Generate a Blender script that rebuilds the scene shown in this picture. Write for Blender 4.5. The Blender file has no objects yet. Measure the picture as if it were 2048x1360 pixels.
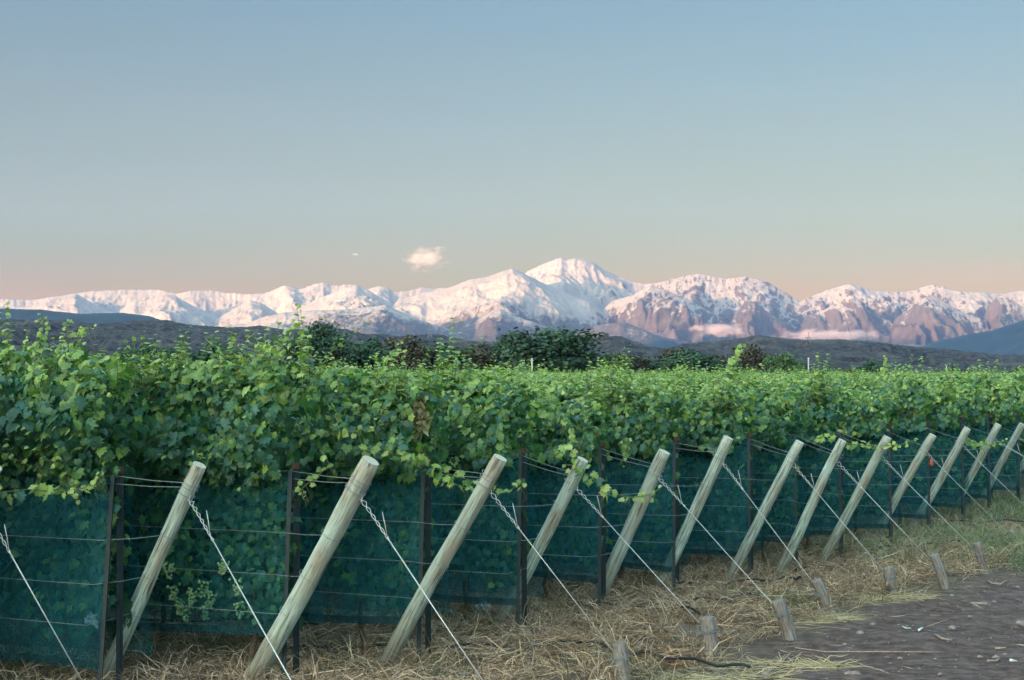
import bpy, math, random
import numpy as np
from mathutils import Vector, Matrix
random.seed(7)
rng = np.random.default_rng(11)
SC = bpy.context.scene
COL = SC.collection
R = math.radians
PI = math.pi

# ------------------------------------------------------------------ camera
F = 3300.0                       # focal length in photo pixels (2048 wide)
CAM_H = 2.5
PITCH = math.atan(65.0 / F)      # horizon at photo row 745
cd = bpy.data.cameras.new("camera")
cam = bpy.data.objects.new("camera", cd)
COL.objects.link(cam)
cam.location = (0, 0, CAM_H)
cam.rotation_euler = (R(90) + PITCH, 0, 0)
cd.sensor_width = 36.0
cd.lens = 36.0 * F / 2048.0
cd.clip_start = 0.1
cd.clip_end = 90000.0
SC.camera = cam

# ------------------------------------------------------------------ sky, sun, exposure
SUN_EL, SUN_AZ = R(2.6), R(-142.0)          # low sun, behind and to the left of the camera
w = bpy.data.worlds.new("World")
SC.world = w
w.use_nodes = True
wn, wl = w.node_tree.nodes, w.node_tree.links
bg = wn['Background']
sky = wn.new('ShaderNodeTexSky')
sky.sky_type = 'NISHITA'
sky.sun_disc = False
sky.sun_elevation = SUN_EL
sky.sun_rotation = SUN_AZ
sky.altitude = 1000
sky.ozone_density = 1.4
sky.dust_density = 0.6
tcw = wn.new('ShaderNodeTexCoord')
sepw = wn.new('ShaderNodeSeparateXYZ')
wl.new(tcw.outputs['Generated'], sepw.inputs[0])
mrw = wn.new('ShaderNodeMapRange')
mrw.inputs['From Min'].default_value = 0.0
mrw.inputs['From Max'].default_value = 0.5
wl.new(sepw.outputs['Z'], mrw.inputs['Value'])
nzw = wn.new('ShaderNodeTexNoise')          # faint high veils of cloud in the clear sky
mpw = wn.new('ShaderNodeMapping')
mpw.inputs['Scale'].default_value = (2.2, 2.2, 16)
mpw.inputs['Rotation'].default_value = (0, R(4), 0)
wl.new(tcw.outputs['Generated'], mpw.inputs[0])
wl.new(mpw.outputs[0], nzw.inputs['Vector'])
nzw.inputs['Scale'].default_value = 1.6
nzw.inputs['Detail'].default_value = 5
nzw.inputs['Roughness'].default_value = .55
nadd = wn.new('ShaderNodeMath'); nadd.operation = 'MULTIPLY_ADD'
nadd.inputs[1].default_value = 0.2
wl.new(nzw.outputs[0], nadd.inputs[0]); 
nsub = wn.new('ShaderNodeMath'); nsub.operation = 'SUBTRACT'; nsub.inputs[1].default_value = .10
wl.new(mrw.outputs[0], nsub.inputs[0]); wl.new(nsub.outputs[0], nadd.inputs[2])
rampw = wn.new('ShaderNodeValToRGB')
wl.new(nadd.outputs[0], rampw.inputs[0])
SKY_RAMP = [(0.0, (.95, 1.0, 2.3)), (0.05, (.36, .26, .30)), (0.09, (.31, .225, .20)), (0.17, (.242, .228, .172)), (0.30, (.246, .240, .222)), (0.46, (.222, .250, .258)), (0.75, (1.7, 1.65, 1.3)), (1.0, (2.9, 2.8, 2.1))]
cr = rampw.color_ramp
while len(cr.elements) < len(SKY_RAMP): cr.elements.new(.5)
for e, (p, c) in zip(cr.elements, SKY_RAMP):
    e.position = p; e.color = (c[0] * .25, c[1] * .25, c[2] * .25, 1)
mulw = wn.new('ShaderNodeMix'); mulw.data_type = 'RGBA'; mulw.blend_type = 'MULTIPLY'
mulw.inputs[0].default_value = 1.0
dotw = wn.new('ShaderNodeVectorMath'); dotw.operation = 'DOT_PRODUCT'       # the sky towards the low sun is brighter
wl.new(tcw.outputs['Generated'], dotw.inputs[0]); dotw.inputs[1].default_value = (math.sin(SUN_AZ), math.cos(SUN_AZ), 0)
mdw = wn.new('ShaderNodeMapRange'); mdw.interpolation_type = 'SMOOTHSTEP'
mdw.inputs['From Min'].default_value = -.1; mdw.inputs['From Max'].default_value = .8
wl.new(dotw.outputs['Value'], mdw.inputs['Value'])
azw = wn.new('ShaderNodeMix'); azw.data_type = 'RGBA'
wl.new(mdw.outputs[0], azw.inputs[0]); wl.new(rampw.outputs[0], azw.inputs[6]); azw.inputs[7].default_value = (1.25, 1.05, .74, 1)
wl.new(sky.outputs[0], mulw.inputs[6]); wl.new(azw.outputs[2], mulw.inputs[7])
sclw = wn.new('ShaderNodeVectorMath'); sclw.operation = 'SCALE'; sclw.inputs['Scale'].default_value = 4.0
wl.new(mulw.outputs[2], sclw.inputs[0])
wl.new(sclw.outputs[0], bg.inputs[0])
bg.inputs[1].default_value = 0.15

sd = bpy.data.lights.new("sun", 'SUN')
sun = bpy.data.objects.new("sun", sd)
COL.objects.link(sun)
sd.energy = 5.0
sd.angle = R(0.5)
sd.color = (1.0, 0.51, 0.26)
tosun = Vector((math.sin(SUN_AZ) * math.cos(SUN_EL), math.cos(SUN_AZ) * math.cos(SUN_EL), math.sin(SUN_EL)))
sun.rotation_euler = tosun.to_track_quat('Z', 'Y').to_euler()
sun.location = tosun * 50

SC.view_settings.view_transform = 'Standard'
SC.view_settings.look = 'None'
SC.view_settings.gamma = 1.0
SC.view_settings.exposure = 2.6
try:
    SC.cycles.use_denoising = True
    SC.cycles.max_bounces = 6
    SC.cycles.diffuse_bounces = 3
    SC.cycles.transparent_max_bounces = 12
    SC.cycles.volume_bounces = 0
    SC.cycles.volume_max_steps = 128
except Exception:
    pass

# ------------------------------------------------------------------ helpers
CP, SP = math.cos(PITCH), math.sin(PITCH)
def ray(px, py):
    dx, dy = (px - 1024.0) / F, (py - 680.0) / F
    return np.array([dx, CP + dy * SP, SP - dy * CP])
def at(px, py, Y):
    d = ray(px, py); k = Y / d[1]
    return Vector((d[0] * k, Y, CAM_H + d[2] * k))
def on_ground(px, py, z=0.0):
    d = ray(px, py); k = (z - CAM_H) / d[2]
    return Vector((d[0] * k, d[1] * k, z))
def on_plane(px, py, p0, n):
    d = Vector(ray(px, py)); o = Vector((0, 0, CAM_H))
    return o + d * ((Vector(p0) - o).dot(n) / d.dot(n))

def tag(o, label=None, cat=None, group=None, kind=None):
    if label: o['label'] = label
    if cat: o['category'] = cat
    if group: o['group'] = group
    if kind: o['kind'] = kind
    return o
def empty(name, loc=(0, 0, 0)):
    o = bpy.data.objects.new(name, None); COL.objects.link(o); o.location = loc
    o.empty_display_size = .2
    return o
def link(name, me, mat, parent=None, loc=None):
    o = bpy.data.objects.new(name, me); COL.objects.link(o)
    if mat is not None:
        for m in (mat if isinstance(mat, (list, tuple)) else [mat]): me.materials.append(m)
    if parent is not None:
        o.parent = parent
    if loc is not None: o.location = loc
    return o
def np_mesh(name, V, faces, smooth=False, col=None, attrs=None):
    """V (n,3), faces (m,k) int array."""
    V = np.asarray(V, dtype=np.float32); faces = np.asarray(faces, dtype=np.int32)
    me = bpy.data.meshes.new(name)
    m, k = faces.shape
    me.vertices.add(len(V)); me.vertices.foreach_set('co', V.ravel())
    me.loops.add(m * k); me.loops.foreach_set('vertex_index', faces.ravel())
    me.polygons.add(m)
    me.polygons.foreach_set('loop_start', np.arange(0, m * k, k, dtype=np.int32))
    me.polygons.foreach_set('use_smooth', np.full(m, smooth, dtype=bool))
    if col is not None:
        c = np.ones((len(V), 4), dtype=np.float32); c[:, :3] = col
        a = me.color_attributes.new('tint', 'FLOAT_COLOR', 'POINT'); a.data.foreach_set('color', c.ravel())
    for nm, val in (attrs or {}).items():
        a = me.attributes.new(nm, 'FLOAT', 'POINT'); a.data.foreach_set('value', np.asarray(val, dtype=np.float32).ravel())
    me.update(calc_edges=True)
    return me
class MB:
    def __init__(s): s.v = []; s.f = []; s.m = []
    def tube(s, pts, rad, n=8, cap=True, mi=0, squash=None):
        pts = [Vector(p) for p in pts]
        if not isinstance(rad, (list, tuple, np.ndarray)): rad = [rad] * len(pts)
        base = len(s.v)
        up = None
        for i, p in enumerate(pts):
            a = pts[min(i + 1, len(pts) - 1)] - pts[max(i - 1, 0)]
            if a.length < 1e-9: a = Vector((0, 0, 1))
            a.normalize()
            if up is None:
                up = a.orthogonal().normalized()
            else:
                up = (up - a * up.dot(a))
                up = up.normalized() if up.length > 1e-6 else a.orthogonal().normalized()
            b = a.cross(up)
            for k in range(n):
                t = 2 * PI * k / n
                s.v.append(p + (up * math.cos(t) + b * math.sin(t)) * rad[i])
        for i in range(len(pts) - 1):
            for k in range(n):
                a0 = base + i * n + k; a1 = base + i * n + (k + 1) % n
                s.f.append((a0, a1, a1 + n, a0 + n)); s.m.append(mi)
        if cap:
            s.f.append(tuple(base + k for k in range(n))[::-1]); s.m.append(mi)
            e = base + (len(pts) - 1) * n
            s.f.append(tuple(e + k for k in range(n))); s.m.append(mi)
        return s
    def box(s, c, sx, sy, sz, M=None, mi=0):
        b = len(s.v)
        for dx in (-.5, .5):
            for dy in (-.5, .5):
                for dz in (-.5, .5):
                    p = Vector((dx * sx, dy * sy, dz * sz))
                    if M is not None: p = M @ p
                    s.v.append(Vector(c) + p)
        for q in ((0, 1, 3, 2), (4, 6, 7, 5), (0, 4, 5, 1), (2, 3, 7, 6), (0, 2, 6, 4), (1, 5, 7, 3)):
            s.f.append(tuple(b + i for i in q)); s.m.append(mi)
        return s
    def build(s, name, mat, parent=None, smooth=True, loc=None):
        me = bpy.data.meshes.new(name)
        me.from_pydata([tuple(v) for v in s.v], [], s.f)
        me.polygons.foreach_set('use_smooth', [smooth] * len(s.f))
        o = link(name, me, mat, parent, loc)
        if max(s.m + [0]) > 0: me.polygons.foreach_set('material_index', s.m)
        me.update()
        return o

# --- noise (numpy)
def _hash(ix, iy, seed):
    h = (ix.astype(np.int64) * 374761393 + iy.astype(np.int64) * 668265263 + seed * 974711) & 0xffffffff
    h = ((h ^ (h >> 13)) * 1274126177) & 0xffffffff
    h = (h ^ (h >> 16)) & 0xffffffff
    return h / 4294967295.0
def vnoise(x, y, seed=0):
    """gradient noise, about -1..1"""
    x = np.asarray(x, float); y = np.asarray(y, float) + 0 * x; x = x + 0 * y
    ix, iy = np.floor(x), np.floor(y); fx, fy = x - ix, y - iy
    u = fx * fx * fx * (fx * (fx * 6 - 15) + 10); v = fy * fy * fy * (fy * (fy * 6 - 15) + 10)
    def g(i, j):
        a = _hash(ix + i, iy + j, seed) * 2 * PI
        return np.cos(a) * (fx - i) + np.sin(a) * (fy - j)
    return 1.5 * ((g(0, 0) * (1 - u) + g(1, 0) * u) * (1 - v) + (g(0, 1) * (1 - u) + g(1, 1) * u) * v)
def fbm(x, y, seed=0, octv=5, gain=.5, lac=2.03):
    s = 0; a = 1; f = 1
    for o in range(octv):
        s = s + a * vnoise(x * f + 17.3 * o, y * f + 5.1 * o, seed + o); a *= gain; f *= lac
    return s
def ridged(x, y, seed=0, octv=4, gain=.5, lac=2.07):
    s = 0; a = 1; f = 1; n = 0
    for o in range(octv):
        s = s + a * (1 - np.abs(vnoise(x * f + 9.7 * o, y * f + 3.3 * o, seed + o))); n += a; a *= gain; f *= lac
    return s / n            # 0..1, ridges near 1

# --- materials
class NT:
    def __init__(s, name):
        s.mat = bpy.data.materials.new(name); s.mat.use_nodes = True
        s.t = s.mat.node_tree; s.n = s.t.nodes; s.l = s.t.links
        s.b = s.n['Principled BSDF']; s.out = s.n['Material Output']
        s.b.inputs['Roughness'].default_value = .8
        s.b.inputs['Specular IOR Level'].default_value = .25
    def new(s, t, **kw):
        x = s.n.new('ShaderNode' + t)
        for k, v in kw.items(): setattr(x, k, v)
        return x
    def set(s, inp, v):
        if hasattr(v, 'is_output') or isinstance(v, bpy.types.NodeSocket): s.l.new(v, inp)
        else: inp.default_value = v
    def coord(s, which='Object', scale=(1, 1, 1), rot=(0, 0, 0)):
        c = s.new('TexCoord'); m = s.new('Mapping')
        m.inputs['Scale'].default_value = scale; m.inputs['Rotation'].default_value = rot
        s.l.new(c.outputs[which], m.inputs[0]); return m.outputs[0]
    def noise(s, vec, scale=5, detail=4, rough=.55, dist=0):
        x = s.new('TexNoise'); s.l.new(vec, x.inputs['Vector'])
        x.inputs['Scale'].default_value = scale; x.inputs['Detail'].default_value = detail
        x.inputs['Roughness'].default_value = rough; x.inputs['Distortion'].default_value = dist
        return x.outputs[0]
    def ramp(s, fac, stops):
        x = s.new('ValToRGB'); s.l.new(fac, x.inputs[0]); e = x.color_ramp.elements
        while len(e) < len(stops): e.new(.5)
        for el, (p, c) in zip(e, stops):
            el.position = p; el.color = (c, c, c, 1) if isinstance(c, (int, float)) else (*c, 1)
        return x.outputs[0]
    def mix(s, fac, a, b, blend='MIX'):
        x = s.new('Mix', data_type='RGBA', blend_type=blend)
        s.set(x.inputs[0], fac)
        for i, v in ((6, a), (7, b)):
            if isinstance(v, (tuple, list)): x.inputs[i].default_value = (*v[:3], 1)
            else: s.l.new(v, x.inputs[i])
        return x.outputs[2]
    def math(s, op, a, b=0.0, c=None):
        x = s.new('Math', operation=op); s.set(x.inputs[0], a); s.set(x.inputs[1], b)
        if c is not None: s.set(x.inputs[2], c)
        return x.outputs[0]
    def bump(s, h, strength=.5, dist=.02):
        x = s.new('Bump'); s.l.new(h, x.inputs['Height']); x.inputs['Strength'].default_value = strength
        x.inputs['Distance'].default_value = dist; s.l.new(x.outputs[0], s.b.inputs['Normal'])
    def color(s, v):
        if isinstance(v, (tuple, list)): s.b.inputs['Base Color'].default_value = (*v[:3], 1)
        else: s.l.new(v, s.b.inputs['Base Color'])
    def attr(s, name, out='Color'):
        x = s.new('Attribute'); x.attribute_name = name; return x.outputs[out]
M = {}
def simple(name, c, rough=.7, metal=0, var=.25, scale=30):
    m = NT(name); v = m.noise(m.coord(), scale, 3)
    d = tuple(x * (1 - var) for x in c); u = tuple(min(1, x * (1 + var)) for x in c)
    m.color(m.ramp(v, [(.3, d), (.7, u)])); m.b.inputs['Roughness'].default_value = rough
    m.b.inputs['Metallic'].default_value = metal
    M[name] = m.mat; return m
simple('galvanised_wire', (.48, .49, .51), .45, .3, .15)
simple('thin_wire', (.22, .25, .28), .5, .2, .2)
simple('dark_steel', (.012, .024, .032), .5, .2, .3)
simple('rusty_cap', (.07, .035, .03), .9, 0, .4)
simple('black_hose', (.018, .02, .024), .55)
simple('vine_bark', (.10, .07, .05), .95, 0, .5, 60)
simple('white_plastic', (.55, .6, .62), .5)
simple('twig_wood', (.28, .22, .19), .9, 0, .35, 40)
simple('pale_stone', (.22, .19, .19), .9, 0, .3, 25)
simple('orange_plastic', (.45, .1, .05), .6)
simple('pole_concrete', (.42, .44, .44), .8)
simple('lattice_steel', (.12, .14, .17), .6)
simple('grape_skin', (.22, .33, .16), .35, 0, .2, 40)
simple('ruin_stone', (.05, .045, .05), .9)
simple('wood_stub', (.2, .15, .13), .9)
simple('log_wood', (.38, .27, .12), .9)

def leaf_material(name, gloss=.42, trans=.35, satur=1.0):
    m = NT(name)
    c = m.attr('tint')
    v = m.noise(m.coord('Object'), 35, 3)
    col = m.mix(.55, c, m.ramp(v, [(.25, .55), (.75, 1.35)]), 'MULTIPLY')
    m.color(col); m.b.inputs['Roughness'].default_value = gloss
    m.b.inputs['Specular IOR Level'].default_value = .45
    tr = m.new('BsdfTranslucent'); m.l.new(m.mix(1, col, (1.25, 1.35, .6), 'MULTIPLY'), tr.inputs[0])
    mx = m.new('MixShader'); mx.inputs[0].default_value = trans
    m.l.new(m.b.outputs[0], mx.inputs[1]); m.l.new(tr.outputs[0], mx.inputs[2]); m.l.new(mx.outputs[0], m.out.inputs[0])
    M[name] = m.mat
leaf_material('vine_leaf')
leaf_material('dry_stalk', .8, .15)
leaf_material('tree_leaf', .7, .1)

# weathered, copper-treated round post: grain runs along local Z
m = NT('treated_wood')
g1 = m.noise(m.coord('Object', (14, 14, 1.1)), 3.0, 6, .65, .6)
g2 = m.noise(m.coord('Object', (1, 1, .5)), 3.2, 3)
g3 = m.noise(m.coord('Object', (24, 24, .9)), 2.2, 5, .6, .5)
info = m.new('ObjectInfo')
c1 = m.ramp(g1, [(.34, (.10, .10, .075)), (.43, (.25, .30, .26)), (.54, (.38, .50, .46)), (.68, (.53, .63, .59))])
c2 = m.mix(m.ramp(g2, [(.44, 0.0), (.60, .65)]), c1, (.31, .26, .20))
c2 = m.mix(m.ramp(info.outputs['Random'], [(0, 0.0), (1, .4)]), c2, (.26, .24, .20))
c3 = m.mix(m.ramp(g3, [(.36, .95), (.43, 0.0)]), c2, (.07, .055, .042))
wz = m.new('NewGeometry'); wsep = m.new('SeparateXYZ'); m.l.new(wz.outputs['Position'], wsep.inputs[0])
soil = m.math('ADD', wsep.outputs['Z'], m.math('MULTIPLY', g2, .35))
c3 = m.mix(m.ramp(soil, [(.28, .8), (.62, 0.0)]), c3, (.13, .11, .09))      # browner and darker towards the foot
kn = m.new('TexVoronoi'); kn.inputs['Scale'].default_value = 3.1
m.l.new(m.coord('Object', (1.5, 1.5, 1)), kn.inputs['Vector'])
c3 = m.mix(m.ramp(kn.outputs['Distance'], [(.05, .8), (.13, 0.0)]), c3, (.13, .10, .07))
m.color(c3); m.bump(g1, .7, .012); m.b.inputs['Roughness'].default_value = .85
M['treated_wood'] = m.mat
m = NT('cut_wood')
m.color(m.ramp(m.noise(m.coord('Object', (25, 25, 1)), 3, 5), [(.3, (.30, .28, .22)), (.7, (.52, .52, .44))]))
M['cut_wood'] = m.mat
m = NT('stake_wood')
g1 = m.noise(m.coord('Object', (20, 20, 2)), 3.0, 6, .65, .6)
g2 = m.noise(m.coord('Object'), 6, 3)
c1 = m.ramp(g1, [(.32, (.06, .05, .05)), (.5, (.19, .16, .15)), (.75, (.33, .32, .30))])
m.color(m.mix(m.ramp(g2, [(.5, 0.0), (.7, .5)]), c1, (.24, .30, .30))); m.bump(g1, .8, .012)
M['stake_wood'] = m.mat

# shade net: fine dark teal mesh that lets part of the light through
def net_material(name, alpha, c):
    m = NT(name)
    v = m.noise(m.coord('Object', (1, 1, 1)), 2.3, 4)
    v2 = m.noise(m.coord('Object', (3, 3, .6)), 4.0, 4, .6)
    m.color(m.mix(m.ramp(v, [(.3, 0.0), (.7, 1.0)]), c, tuple(x * 1.35 for x in c)))
    m.b.inputs['Roughness'].default_value = .65
    tl = m.new('BsdfTranslucent'); tl.inputs[0].default_value = (*c, 1)
    mx0 = m.new('MixShader'); mx0.inputs[0].default_value = .3
    m.l.new(m.b.outputs[0], mx0.inputs[1]); m.l.new(tl.outputs[0], mx0.inputs[2])
    tr = m.new('BsdfTransparent'); tr.inputs[0].default_value = (.78, .96, 1.0, 1)
    mx = m.new('MixShader')
    m.l.new(m.ramp(v2, [(.3, max(0, alpha - .16)), (.7, min(1, alpha + .16))]), mx.inputs[0])
    m.l.new(tr.outputs[0], mx.inputs[1]); m.l.new(mx0.outputs[0], mx.inputs[2]); m.l.new(mx.outputs[0], m.out.inputs[0])
    M[name] = m.mat
NETC = (.006, .092, .125)
net_material('net_dense', .44, NETC)
net_material('net_light', .20, NETC)
net_material('net_back', .30, NETC)
net_material('net_mid', .36, NETC)
net_material('net_hem', .72, (.008, .05, .065))

# ground
m = NT('soil')
pos = m.new('NewGeometry'); sep = m.new('SeparateXYZ'); m.l.new(pos.outputs['Position'], sep.inputs[0])
co = m.coord('Object')
n1 = m.noise(co, .55, 6, .6); n2 = m.noise(co, 7, 6, .65); n3 = m.noise(co, 55, 4, .6)
n4 = m.noise(m.coord('Object', (1, 2.6, 1), (0, 0, R(-35))), 1.3, 6, .65, .6)
dirt = m.ramp(n2, [(.34, (.034, .019, .018)), (.5, (.078, .047, .044)), (.66, (.145, .095, .088))])
dirt = m.mix(m.ramp(n4, [(.52, 0.0), (.7, .55)]), dirt, (.15, .115, .12))
dirt = m.mix(m.ramp(n3, [(.3, .5), (.45, 0.0)]), dirt, (.045, .036, .036))
straw = m.ramp(n2, [(.3, (.06, .042, .036)), (.55, (.13, .095, .07)), (.8, (.22, .17, .12))])
m.l.new(m.mix(m.attr('litter', 'Fac'), dirt, straw), m.b.inputs['Base Color'])
hsum = m.math('MULTIPLY_ADD', n3, .25, n2)
m.bump(hsum, .5, .015); m.b.inputs['Roughness'].default_value = .95
M['soil'] = m.mat

# mountains: snow and rock from height, slope and noise
m = NT('snowy_rock')
co = m.coord('Object')
f1 = m.noise(co, .012, 6, .7); f2 = m.noise(m.coord('Object', (1, .3, .3)), .022, 5, .65, .8); f3 = m.noise(co, .0016, 5, .6)
sn = m.attr('snow', 'Fac')
rk = m.attr('rocky', 'Fac')
a = m.math('ADD', sn, m.math('MULTIPLY', m.math('SUBTRACT', f1, .5), m.math('MULTIPLY_ADD', rk, 1.3, .8)))
a = m.math('ADD', a, m.math('MULTIPLY', m.math('SUBTRACT', f2, .5), m.math('MULTIPLY_ADD', rk, 2.0, .5)))
rock = m.ramp(f1, [(.3, (.045, .038, .036)), (.55, (.075, .064, .06)), (.8, (.12, .105, .098))])
rock = m.mix(m.ramp(f3, [(.4, 0.0), (.65, .5)]), rock, (.09, .08, .085))
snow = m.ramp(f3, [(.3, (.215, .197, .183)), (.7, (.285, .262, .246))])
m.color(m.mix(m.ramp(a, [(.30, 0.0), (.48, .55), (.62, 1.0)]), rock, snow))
m.bump(f1, .8, 26.0)
m.b.inputs['Roughness'].default_value = .8
M['snowy_rock'] = m.mat
# near hills: dry scrub, colours tinted blue to stand in for haze
m = NT('scrub_hill')
co = m.coord('Object')
f1 = m.noise(co, .09, 5, .7); f2 = m.noise(co, .006, 5, .6); f3 = m.noise(m.coord('Object', (.25, 1, 1.6)), .03, 4)
c = m.ramp(f1, [(.40, (.006, .009, .013)), (.5, (.026, .028, .038)), (.62, (.065, .060, .068))])
c = m.mix(m.ramp(f2, [(.45, 0.0), (.7, .6)]), c, (.048, .046, .056))
c = m.mix(m.ramp(f3, [(.55, 0.0), (.66, .45)]), c, (.10, .092, .09))
m.color(c); m.bump(f1, 1.0, 4.0); m.b.inputs['Roughness'].default_value = .95
M['scrub_hill'] = m.mat
m = NT('haze_tinted_hill')
m.color(m.ramp(m.noise(m.coord('Object'), .01, 5), [(.3, (.010, .024, .045)), (.7, (.02, .04, .065))]))  # blue of the distance haze is put into this base colour
M['haze_tinted_hill'] = m.mat

# ------------------------------------------------------------------ terrain
def terrain(name, mat, ridges, u0, u1, nu, Y0, Y1, nY, amp, fr, zmin=-30, attrfn=None, seed=3, ypow=1.0, kind='structure', nramp=500.):
    U = np.linspace(u0, u1, nu); Y = Y0 + (Y1 - Y0) * np.linspace(0, 1, nY) ** ypow
    UU, YY = np.meshgrid(U, Y)
    XX = (UU - 1024) / F * YY
    H = np.full(UU.shape, float(zmin)); cover = np.full(UU.shape, 1e9)
    who = np.zeros(UU.shape, int)
    for k, rd in enumerate(ridges):
        px = np.array([p[0] for p in rd['pts']], float); py = np.array([p[1] for p in rd['pts']], float)
        D = rd['D'] + rd.get('dv', 0) * vnoise(U / 160.0, 0 * U + 3.3 * k, 77 + k)
        d = YY - D[None, :]
        fw = np.clip(np.abs(d) / rd.get('wl', 900.), 0, 1.5)
        U2 = UU + fw * rd.get('wu', 26.) * fbm(YY / rd.get('ws', 900.) + k, UU / 120., 60 + k, 4, .55)
        cy = np.interp(U2, px, py) + rd.get('jit', .8) * fbm(U2 / 9.0, 0 * U2 + k, 50 + k, 4, .6)
        zc = CAM_H + D[None, :] * (745.0 - cy) / F
        xw = XX / 1000.; yw = YY / 1000.
        wx = .22 * fbm(xw * 1.2, yw * 1.2, 31 + k, 3)
        gf = rd.get('gf', 1.6); ga = rd.get('ga', .45)
        lean = rd.get('lean', 0.0)
        gl = ridged((xw + wx + lean * (yw - rd['D'] / 1000.)) * gf, yw * gf * .28 + 4 * k, 13 + 5 * k, 4, .5)     # spurs running down to the viewer
        fd = np.maximum(0, -d); bd = np.maximum(0, d)
        drop = rd['sf'] * fd * (1 + ga * (1.0 - 2.2 * (gl - .5))) 
        drop = drop + rd.get('cut', 90.) * (1 - gl) * (1 - np.exp(-fd / 250.))
        h = zc - drop - rd.get('sb', .5) * bd
        who = np.where(h > H, k, who)
        cover = np.where(h > H, np.abs(d), cover)
        H = np.maximum(H, h)
    near = np.clip(cover / nramp, 0, 1)
    det = (ridged(XX / fr, YY / fr, seed, 6, .55) - .72) * amp * (.25 + near) + (ridged(XX / fr * 2.7, YY / fr * 1.3, seed + 9, 5, .6) - .72) * amp * .5 * (.1 + near)
    H = np.maximum(H + det, zmin)
    H = zmin + (H - zmin) * np.clip((YY - Y0) / ((Y1 - Y0) * .1), 0, 1)
    V = np.stack([XX, YY, H], -1).reshape(-1, 3)
    i = np.arange(nY - 1)[:, None] * nu + np.arange(nu - 1)[None, :]
    fc = np.stack([i, i + 1, i + 1 + nu, i + nu], -1).reshape(-1, 4)
    at_ = attrfn(UU, XX, YY, H, who, Y) if attrfn else None
    me = np_mesh(name, V, fc, True, attrs=at_)
    o = link(name, me, M[mat]); tag(o, kind=kind)
    return o

crest = [(-900, 600), (-500, 596), (-200, 604), (0, 599), (60, 599), (120, 592), (170, 583), (210, 581), (260, 580), (310, 579), (335, 582), (352, 586), (380, 582), (420, 581),
         (450, 585), (490, 588), (530, 586), (550, 578), (570, 570), (585, 572), (600, 576), (625, 567), (645, 563), (665, 568), (700, 566), (715, 569), (735, 577), (760, 570), (775, 575),
         (785, 582), (820, 580), (845, 574), (870, 577), (900, 574), (940, 571), (1000, 580), (1040, 552), (1060, 538), (1085, 528), (1105, 521), (1122, 515), (1135, 520), (1150, 517),
         (1170, 520), (1190, 527), (1210, 541), (1235, 553), (1270, 563), (1290, 567), (1320, 563), (1345, 557), (1370, 551), (1395, 547), (1420, 552), (1450, 558), (1475, 555), (1490, 553),
         (1510, 557), (1535, 562), (1550, 571), (1575, 585), (1600, 600), (1620, 592), (1650, 583), (1680, 573), (1700, 569), (1720, 574), (1740, 580), (1770, 583), (1800, 582), (1830, 580),
         (1850, 572), (1868, 569), (1885, 573), (1905, 581), (1940, 584), (1970, 585), (2000, 589), (2025, 585), (2048, 582), (2150, 590), (2300, 575), (2700, 590), (3000, 600)]
B = 780
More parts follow.
